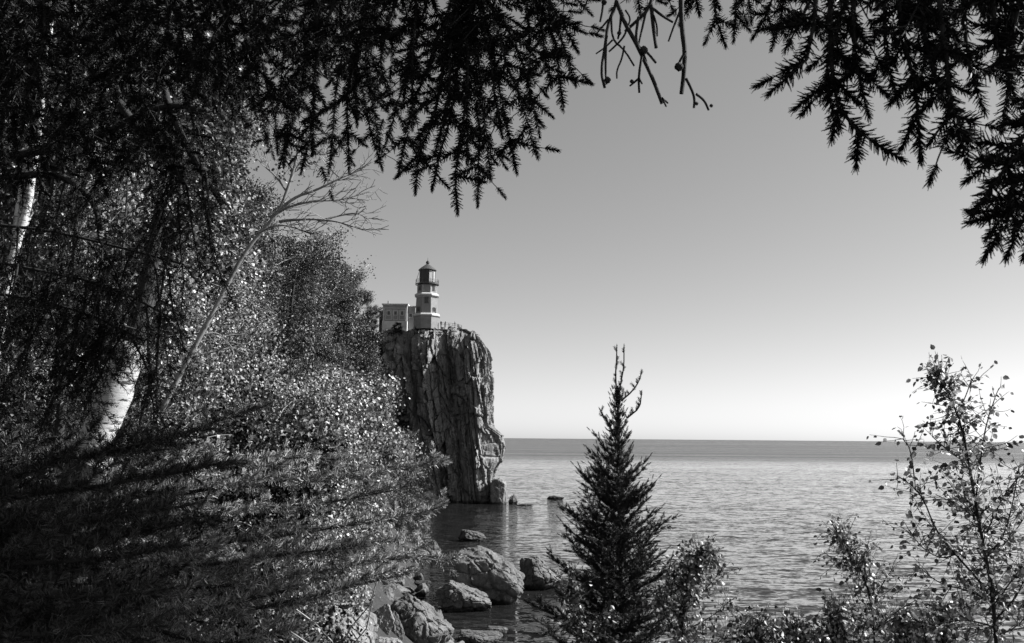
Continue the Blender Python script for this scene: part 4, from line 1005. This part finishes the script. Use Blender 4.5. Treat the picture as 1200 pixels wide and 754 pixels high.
A = [[(120, 600, 5.0), (250, 570, 4.9), (380, 560, 5.0), (470, 550, 5.2), (517, 538, 5.4)], [(120, 640, 5.0), (250, 640, 4.8), (380, 620, 4.9), (480, 605, 5.1), (520, 592, 5.2)],
     [(120, 690, 4.8), (260, 690, 4.6), (400, 665, 4.7), (490, 650, 4.9), (533, 655, 5.0)], [(120, 700, 4.6), (240, 725, 4.4), (340, 705, 4.4), (420, 685, 4.5), (480, 672, 4.7)],
     [(120, 660, 4.6), (230, 665, 4.4), (330, 650, 4.4), (430, 640, 4.5)], [(130, 720, 4.4), (250, 760, 4.2), (310, 745, 4.1), (350, 735, 4.2)],
     [(120, 560, 5.3), (230, 545, 5.4), (340, 535, 5.6), (420, 540, 5.8)], [(140, 740, 4.2), (220, 720, 4.0), (300, 700, 4.0), (350, 690, 4.0)], [(120, 590, 5.6), (250, 600, 5.7), (380, 590, 5.9), (460, 575, 6.0)],
     [(120, 650, 5.6), (250, 660, 5.5), (400, 640, 5.6), (500, 630, 5.8)]]
pine('young pine at the lower left whose sunlit boughs sweep right toward the bay', (-2.35, 4.9), 21, A, 2.0, M['needle_pine'], srcs=(120, 0, 5.2), targets=(230, 500, 560, 690, 4.4, 6.4))
Bq = [[(-40, 560, 4.4), (80, 540, 4.3), (180, 520, 4.4), (250, 495, 4.6), (305, 478, 4.8)], [(-40, 590, 4.2), (80, 575, 4.1), (180, 560, 4.1), (270, 540, 4.2)], [(-40, 620, 4.0), (60, 615, 3.9), (150, 605, 3.9), (230, 590, 4.0)],
      [(-40, 660, 3.8), (50, 660, 3.7), (130, 655, 3.7), (210, 640, 3.8)], [(-40, 700, 3.6), (40, 700, 3.5), (120, 700, 3.5), (190, 690, 3.6)], [(-40, 740, 3.5), (50, 745, 3.4), (120, 740, 3.4), (180, 730, 3.5)],
      [(-40, 540, 4.8), (60, 530, 4.7), (140, 530, 4.7), (210, 525, 4.8)], [(-30, 640, 4.4), (80, 635, 4.3), (180, 620, 4.4), (250, 610, 4.4)], [(-30, 720, 4.0), (80, 720, 3.9), (170, 750, 3.9)]]
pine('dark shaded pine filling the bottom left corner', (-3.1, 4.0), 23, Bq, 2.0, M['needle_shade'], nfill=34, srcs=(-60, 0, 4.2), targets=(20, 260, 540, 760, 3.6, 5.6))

# ------------------------------------------------------------------ birch trunks and the leaning bare tree
def trunk_tree(label, Y, stems, mat, seed, name='birch_tree', cat='birch tree', twigs=(), crown=None, rootdrop=True, r_end=.012, n=10):
    rg = np.random.default_rng(seed); b = at(*stems[0][0][0], Y); gz_ = ground_z(float(b[0]), Y)
    t = empty(name, (float(b[0]), Y, gz_), label, cat); w = MB()
    for si, (st, ra, rb) in enumerate(stems):
        pts = np.array([at(*(p_ + (Y,) if len(p_) == 2 else p_)) for p_ in st]); pts = loc3(t, pts)
        if si == 0 and rootdrop: 
            d = pts[0] - pts[1]; k_ = (pts[0][2] + .3) / max(-d[2], .05); k_ = min(k_, 4.0); pts = np.concatenate([[pts[0] + d * k_ * .5 + (0, 0, -(pts[0][2] + .3 + d[2] * k_ * .5))], pts])
        c = chaikin(pts, 2); rr = np.linspace(ra, rb, len(c)) * (1 + .05 * rg.normal(size=len(c))); w.tube(c, rr, n)
    w.build('trunk', mat, t, smooth=True)
    return t
trunk_tree('leaning white birch with a forked trunk at the left edge', 11.0, [([(-12, 440), (2, 375), (12, 320), (18, 290), (28, 260), (34, 235), (40, 190), (46, 150), (52, 90), (60, 20), (66, -60)], .06, .035),
           ([(18, 292), (18, 262), (24, 225), (34, 175), (40, 120), (38, 60)], .035, .025)], M['birch'], 3)
trunk_tree('thin white birch just right of the forked birch at the left', 12.5, [([(-5, 330), (20, 285), (36, 250), (46, 205), (60, 170), (72, 110), (84, 40), (92, -40)], .045, .03)], M['birch'], 4)
th = trunk_tree('thick leaning birch trunk with peeling white bark rising from behind the dark pine', 6.2, [([(107, 545), (118, 505), (136, 455), (157, 402)], .132, .11)], M['birch'], 5, n=18, rootdrop=False)
upb = chaikin(loc3(th, [at(x, y, 6.2) for x, y in ((156, 404), (164, 378), (172, 340), (182, 280), (190, 220))]), 2); MB().tube(upb, np.linspace(.104, .02, len(upb)), 12).build('shaded_upper_trunk', M['bark_dark'], th, smooth=True)  # birch top in shade: the darkness is painted with dark bark
lwb = loc3(th, [at(x, y, 6.2) for x, y in ((82, 610), (108, 542))]); lwb = chaikin(np.concatenate([[lwb[0] + (-.15, 0, -lwb[0][2] - .3)], lwb]), 1); MB().tube(lwb, np.linspace(.19, .148, len(lwb)), 14).build('shaded_trunk_base', M['bark_dark'], th, smooth=True)  # lower birch likewise darkened by colour, as shade behind the pine
trunk_tree('thin pale birch stem deep in the wood left of the bare leaning tree', 22.0, [([(100, 420), (130, 330), (150, 260), (160, 190), (172, 120)], .05, .03)], M['bark_grey'], 6)
bare = trunk_tree('bare grey tree leaning right with a leafless crown of fine twigs against the sky', 11.0, [([(170, 520), (205, 450), (236, 392), (258, 350), (284, 300), (302, 276), (326, 250), (336, 225), (344, 200), (350, 175), (352, 150)], .040, .014)], M['bark_pale'], 7, 'bare_tree', 'bare tree')
wb = MB(); rb = np.random.default_rng(9)
YB = 11.0
mains = [([(318, 258), (345, 232), (372, 228), (400, 212), (424, 200)], .05), ([(326, 250), (340, 245), (370, 238), (395, 235), (412, 228), (430, 220)], .04), ([(330, 262), (350, 262), (375, 262), (405, 268), (430, 276)], .045), ([(375, 262), (400, 252), (420, 250), (431, 258)], .03),
         ([(344, 200), (352, 182), (370, 178), (395, 180)], .03), ([(336, 225), (322, 205), (310, 195)], .03), ([(350, 175), (362, 160), (385, 158)], .025), ([(302, 276), (330, 268), (350, 272), (370, 280)], .03), ([(258, 350), (275, 345), (290, 352), (300, 360)], .025),
         ([(284, 300), (262, 310), (240, 312)], .025), ([(236, 392), (252, 388), (262, 400)], .02), ([(344, 200), (330, 180), (325, 160)], .03), ([(400, 212), (385, 198), (392, 185)], .02), ([(352, 150), (345, 120), (360, 95)], .02)]
for st, r_ in mains:
    pts = np.array([at(x, y, YB) for x, y in st]); pts[:, 1] += np.cumsum(rb.normal(size=len(pts)) * .07) ; pts = loc3(bare, pts); c = chaikin(pts, 2); wb.tube(c, np.linspace(r_ * .55, .006, len(c)), 5)
    Ls = np.linalg.norm(np.diff(c, axis=0), axis=1).sum()
    for q in range(int(Ls * 16)):
        tt = rb.uniform(.15, 1); p_ = along(c, np.array([tt]))[0]; tg = c[-1] - c[0]; d = tg / np.linalg.norm(tg) + rb.normal(size=3) * .5
        tw = curve(p_, d, rb.uniform(.15, .42), 6, rb, .16, .02); wb.tube(tw, np.linspace(.006, .0045, 7), 3)
        for z_ in range(2):
            p2 = along(tw, np.array([rb.uniform(.3, .9)]))[0]; t2 = curve(p2, d + rb.normal(size=3) * .5, rb.uniform(.08, .22), 4, rb, .15, .02); wb.tube(t2, np.linspace(.005, .0038, 5), 3)
wb.build('branches', M['bark_grey'], bare, smooth=True)
trunk_tree('slim dark leaning trunk in front of the leaves below the skyline fir', 60.0, [([(328, 470), (336, 410), (340, 370), (344, 335), (350, 305)], .22, .05)], M['bark_dark'], 8, 'dead_spruce', 'dead tree')
# bleached dead branches at the left edge
db2 = empty('fallen_dead_branch', at(-10, 462, 7.0), 'bleached dead branch reaching in from the left edge', 'dead branch'); wd = MB()
for st in ([(-30, 466), (0, 456), (18, 438), (40, 425), (72, 415)], [(18, 438), (45, 428), (62, 430), (72, 424)], [(0, 456), (12, 430), (4, 412)], [(18, 438), (30, 448), (28, 470)], [(30, 432), (26, 415), (40, 405)], [(-30, 480), (6, 462), (20, 455)]):
    c = chaikin(loc3(db2, [at(x, y, 7.0) for x, y in st]), 2); MB().tube(c, np.linspace(.014, .004, len(c)), 5).build('branch', M['bark_pale'], db2, smooth=True)

# ------------------------------------------------------------------ trees on the slope
B1 = [broadleaf(101, 7.0, 2.3, 44000, .052, .05, .08, .15), broadleaf(102, 8.5, 2.7, 56000, .055, .08, .10, .17), broadleaf(103, 5.0, 2.2, 36000, .050, .02, .06, .14, nl=22), broadleaf(104, 8.0, 1.25, 30000, .056, .52, .07, .13, nl=24, top=.97)]
B2 = [broadleaf(111, 12, 3.4, 40000, .10, .12, .14, .28), broadleaf(112, 14, 3.8, 46000, .10, .15, .16, .30)]
B3 = [broadleaf(121, 13, 4.0, 20000, .20, .1, .18, .4), broadleaf(122, 11, 3.4, 16000, .19, .1, .16, .38)]
def conifer(seed, H, Rc, seg, T, step, mat_wood=None):
    rg = np.random.default_rng(seed); B = Boughs(seg, T, T); tr = MB().tube([(0, 0, -.5), (0, 0, H * .5), (0, 0, H)], [H * .014, H * .009, .01], 8)
    z = H * .06
    while z < H - .15:
        L = Rc * ((H - z) / H) ** .8 + .12
        for q in range(8):
            az = q * .785 + z * 5 + rg.uniform(-.3, .3); l = L * rg.uniform(.65, 1.15)
            c = curve((0, 0, z), (math.cos(az), math.sin(az), rg.uniform(-.15, .3)), l, 5, rg, .05, -.03)
            B.spray(c, .012, rg, l * .38, seg * 1.3, 1, (0, 0, 1), .15, .12, .1)
        z += step * rg.uniform(.8, 1.2)
    nb = MB(); P_ = np.concatenate(B.p); D_ = np.concatenate(B.d); nb.stamp(*T, frames(D_, rg.uniform(0, 6.28, len(P_)), seg * np.ones(len(P_))), P_)
    for k_, v_ in B.wood.f.items(): pass
    return tr, nb
SPF = shoot(7, .55, .16, 6, 50)
C1 = [conifer(201, 7.5, 1.7, .12, SPC, .17), conifer(202, 9, 2.0, .12, SPC, .17)]
C2 = [conifer(211, 13, 2.6, .38, SPF, .5), conifer(212, 11, 2.4, .36, SPF, .45)]
protos = {}
HT = {'B1': [7.0, 8.5, 5.0, 8.0], 'B2': [12, 14], 'B3': [13, 11], 'C1': [7.5, 9], 'C2': [13, 11]}
SRC = {'B1': B1, 'B2': B2, 'B3': B3, 'C1': C1, 'C2': C2}
rt_ = np.random.default_rng(55)
GL = 'leafy trees in the dense wood on the slope'; GC = 'dark conifers in the wood on the slope'
LL = 'one of the leafy trees crowding the steep wooded slope left of the cliff'; LC = 'one of the dark pointed conifers in the wooded slope left of the cliff'
def put(kind, vi, px, ptop, Y, label=None, group=True, gz=None, mat=None, wmat=None, smax=1.9, smin=.5, name=None, free=False):
    RCD = {'B1': [2.3, 2.7, 2.2, 1.25], 'B2': [3.4, 3.8], 'B3': [4.0, 3.4], 'C1': [1.7, 2.0], 'C2': [2.6, 2.4]}
    if not free:
        s0 = float(np.clip((at(px, ptop, Y)[2] - ground_z(float(at(px, ptop, Y)[0]), Y)) / HT[kind][vi], smin, smax)); rpx = RCD[kind][vi] * s0 * 1000 / Y
        yc = ptop + HT[kind][vi] * s0 * 1000 / Y * .4; lim = min(438 + max(0, yc - 430) * .25 if Y < 100 else 432 + max(0, yc - 400) * .42, 300 + .83 * (yc - 170), 345 if (ptop < 395 and Y < 58) else 999); px = min(px, lim - rpx * ((1.05 if ptop < 300 else 1.35 if Y < 60 else 1.0) if kind[0] == 'B' else .6))
    b = at(px, ptop, Y); gz_ = ground_z(float(b[0]), Y) if gz is None else gz; H = HT[kind][vi]; sc_ = (float(b[2]) - gz_) / H
    if sc_ < .22: return None
    sc_ = float(np.clip(sc_, smin, smax))
    con = kind[0] == 'C'; key = (kind, vi, mat)
    lab = label or (LC if con else LL); gp = (GC if con else GL) if label is None else None
    loc = (float(b[0]), Y, gz_ - .1); rz = rt_.uniform(0, 6.28)
    cm = M[mat] if mat else (M['needle_mid'] if con else M['leaf_mid']); wm = M[wmat] if wmat else (M['bark_dark'] if con else M['bark_grey'])
    if key not in protos:
        w, c = SRC[kind][vi]
        me_w = protos.get((kind, vi, 'w')); 
        t = empty(name or ('conifer' if con else 'leafy_tree'), loc, lab, 'conifer' if con else 'tree', gp)
        w.build('trunk', wm, t, smooth=True); c.build('crown', cm, t); t.scale = (sc_,) * 3; t.rotation_euler = (0, 0, rz); protos[key] = t; return t
    t = dup(protos[key], loc, rz, sc_); t['label'] = lab
    if gp: t['group'] = gp
    elif 'group' in t: del t['group']
    return t
# named ones
put('B1', 3, 345, 404, 17.0, 'bright rounded bush with small pale leaves in front of the cliff\'s left side', mat='leaf_light', smax=1.2, free=True)
put('B1', 3, 285, 415, 15.0, mat='leaf_light', smax=1.2, free=True)
put('B1', 3, 372, 450, 20.0, mat='leaf_mid', smax=1.2, free=True, gz=40.8)
put('C1', 1, 150, 215, 7.2, 'dark spruce in the left middle behind the white birches', mat='needle_mid', smax=1.4, free=True)
put('C1', 0, 95, 190, 6.6, 'dark spruce close to the left edge overlapping the thick birch trunk', mat='needle_mid', smax=1.4, free=True)
put('C2', 0, 366, 274, 110.0, 'dark fir on the skyline nearest above the bare leaning tree', mat='needle_mid', smax=2.0, free=True)
put('B3', 0, 418, 320, 214.0, 'rounded tree on the skyline immediately left of the fog signal building', mat='leaf_mid', smax=1.2, free=True, gz=40.8)
for a_ in [('B3', 1, 402, 305, 222, 'leaf_mid'), ('C2', 0, 385, 300, 224, 'needle_mid'), ('C2', 1, 412, 318, 218, 'needle_mid'), ('B3', 1, 436, 356, 211, 'leaf_mid'), ('C2', 0, 431, 345, 213, 'needle_mid'), ('B3', 0, 372, 292, 230, 'leaf_mid'),
           ('B3', 1, 350, 280, 235, 'leaf_mid'), ('B3', 0, 415, 350, 206, 'leaf_dark'), ('B3', 1, 395, 340, 208, 'leaf_mid'), ('B3', 1, 428, 375, 200, 'leaf_mid')]:
    put(a_[0], a_[1], a_[2], a_[3], float(a_[4]), mat=a_[5], free=True, smin=.25, gz=40.8 if a_[4] > 207 and a_[2] > 375 else None)
put('B1', 3, 255, 165, 30.0, mat='leaf_mid', free=True)
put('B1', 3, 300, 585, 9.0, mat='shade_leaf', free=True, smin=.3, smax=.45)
# near leafy wall
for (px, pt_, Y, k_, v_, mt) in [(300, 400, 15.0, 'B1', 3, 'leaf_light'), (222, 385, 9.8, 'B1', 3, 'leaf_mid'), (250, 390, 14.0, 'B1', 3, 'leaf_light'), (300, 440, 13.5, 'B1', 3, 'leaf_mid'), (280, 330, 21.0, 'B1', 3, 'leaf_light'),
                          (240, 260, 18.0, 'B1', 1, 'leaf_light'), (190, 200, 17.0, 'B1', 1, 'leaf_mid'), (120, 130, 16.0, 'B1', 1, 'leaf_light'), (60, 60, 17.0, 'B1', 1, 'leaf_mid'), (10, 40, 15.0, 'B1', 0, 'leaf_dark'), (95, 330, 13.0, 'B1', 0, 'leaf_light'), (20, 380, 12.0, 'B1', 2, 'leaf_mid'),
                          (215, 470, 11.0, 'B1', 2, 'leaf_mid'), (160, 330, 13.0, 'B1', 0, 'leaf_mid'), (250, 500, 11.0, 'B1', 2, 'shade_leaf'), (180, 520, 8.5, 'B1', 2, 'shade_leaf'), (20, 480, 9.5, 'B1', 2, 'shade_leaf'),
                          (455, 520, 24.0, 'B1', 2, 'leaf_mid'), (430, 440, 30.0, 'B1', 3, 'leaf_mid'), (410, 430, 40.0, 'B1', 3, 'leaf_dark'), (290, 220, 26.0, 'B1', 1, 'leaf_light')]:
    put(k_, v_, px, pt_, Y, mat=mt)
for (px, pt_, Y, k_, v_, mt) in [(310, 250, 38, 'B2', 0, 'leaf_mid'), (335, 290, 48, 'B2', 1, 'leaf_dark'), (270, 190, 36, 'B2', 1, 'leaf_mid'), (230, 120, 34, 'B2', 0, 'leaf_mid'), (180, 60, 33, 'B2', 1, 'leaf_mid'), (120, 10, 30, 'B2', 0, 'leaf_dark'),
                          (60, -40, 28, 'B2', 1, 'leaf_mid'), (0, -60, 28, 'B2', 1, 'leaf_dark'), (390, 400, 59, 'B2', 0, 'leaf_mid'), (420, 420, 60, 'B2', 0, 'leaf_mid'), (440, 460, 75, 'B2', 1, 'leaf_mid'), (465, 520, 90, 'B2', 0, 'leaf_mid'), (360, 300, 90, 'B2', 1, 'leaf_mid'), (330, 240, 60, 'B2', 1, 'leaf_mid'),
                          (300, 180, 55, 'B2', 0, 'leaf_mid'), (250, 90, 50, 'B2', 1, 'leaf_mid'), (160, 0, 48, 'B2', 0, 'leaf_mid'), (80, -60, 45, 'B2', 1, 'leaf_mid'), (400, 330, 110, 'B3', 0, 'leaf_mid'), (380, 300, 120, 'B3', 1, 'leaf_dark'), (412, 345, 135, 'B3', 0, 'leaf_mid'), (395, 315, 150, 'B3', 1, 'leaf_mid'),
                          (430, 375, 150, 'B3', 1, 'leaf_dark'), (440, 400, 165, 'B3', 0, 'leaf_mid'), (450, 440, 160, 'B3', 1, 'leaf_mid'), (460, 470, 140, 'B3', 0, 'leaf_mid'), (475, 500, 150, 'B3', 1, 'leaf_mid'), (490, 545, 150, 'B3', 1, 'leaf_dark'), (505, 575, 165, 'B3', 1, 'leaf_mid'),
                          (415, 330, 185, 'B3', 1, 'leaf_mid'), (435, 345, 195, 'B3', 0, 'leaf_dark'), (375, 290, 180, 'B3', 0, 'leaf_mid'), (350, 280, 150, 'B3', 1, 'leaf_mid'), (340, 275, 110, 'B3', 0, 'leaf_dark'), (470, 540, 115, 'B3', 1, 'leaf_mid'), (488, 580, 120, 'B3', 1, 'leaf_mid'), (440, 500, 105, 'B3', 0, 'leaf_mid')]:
    put(k_, v_, px, pt_, float(Y), mat=mt, smin=.3)
for (px, pt_, Y, k_, v_) in [(210, 240, 25, 'C1', 0), (110, 100, 22, 'C1', 1), (40, 90, 24, 'C1', 1), (352, 300, 80, 'C2', 0), (385, 305, 95, 'C2', 0), (345, 335, 66, 'C2', 1), (405, 345, 90, 'C2', 1), (372, 350, 70, 'C2', 0), (410, 320, 125, 'C2', 1), (428, 350, 175, 'C2', 1), (330, 330, 65, 'C2', 1), (280, 150, 60, 'C2', 0), (420, 380, 100, 'C2', 0)]:
    put(k_, v_, px, pt_, float(Y), mat='needle_mid', smin=.3)

# shrubs growing on the headland and clinging to the cliff's left flank
shr = broadleaf(131, 1.8, 1.1, 2600, .16, .02, .04, .14, nl=14)
HT['S'] = [1.8]; SRC['S'] = [shr]; first = None
rs = np.random.default_rng(66)
def shrub(x, y, z, s, mat, label, group=None):
    global first
    if first is None:
        first = empty('shrub', (x, y, z), label, 'shrub', group); shr[0].build('stems', M['bark_dark'], first); shr[1].build('foliage', M[mat], first); t = first
    else: t = dup(first, (x, y, z)); t['label'] = label
    t.scale = (s, s, s * rs.uniform(.6, .9)); t.rotation_euler = (0, 0, rs.uniform(0, 6.28))
    if group: t['group'] = group
    elif 'group' in t: del t['group']
shrub(*[float(c) for c in at(465.5, 388, 208.0)], 1.15, 'leaf_dark', 'round dark shrub in front of the fog signal building wall')
pv = P1.reshape(ns, nz, 3)
def cliff_pt(px, zfrac_idx):
    col = pv[:, zfrac_idx]; want = (px - 600) / 1000.0; k_ = np.argmin(np.abs(col[:, 0] / col[:, 1] - want) + (col[:, 1] > 216) * 9); return col[k_]
for k_ in range(42):
    px = rs.uniform(440, 545); iz = rs.integers(205, 250) if px < 520 else rs.integers(222, 250); p_ = cliff_pt(px, iz)
    shrub(float(p_[0]), float(p_[1]) + .3, float(p_[2]) - .25, rs.uniform(.3, .75), 'leaf_dark', 'low shrub among the scrub along the cliff top edge', 'scrub along the cliff top edge')
for k_ in range(40):
    px = rs.uniform(425, 478); iz = rs.integers(60, 190); p_ = cliff_pt(px, iz)
    if px > 455 and iz > 120: continue
    shrub(float(p_[0]), float(p_[1]) - .2, float(p_[2]) - .3, rs.uniform(.7, 1.6), 'leaf_dark', 'shrub clinging to the left flank of the cliff face', 'shrubs clinging to the left flank of the cliff')

# unseen slim birch added outside the right edge to cast shade; its small high crown dapples the pines at the lower left with shade
for (x_, y_, hh_, sd_) in ((5.3, 5.7, 11.6, 301),):
    gz_ = ground_z(x_, y_); H_ = 21.0 - gz_
    wsh, csh = broadleaf(sd_, H_, 1.05, 15000, .075, .84, .09, .16, nl=18, top=.98)
    make_tree('birch_tree', ('slender birch with a small high crown, added unseen beyond the right edge for its shade', 'birch tree'), wsh, csh, M['birch'], M['leaf_mid'], (x_, y_, gz_ - .1))
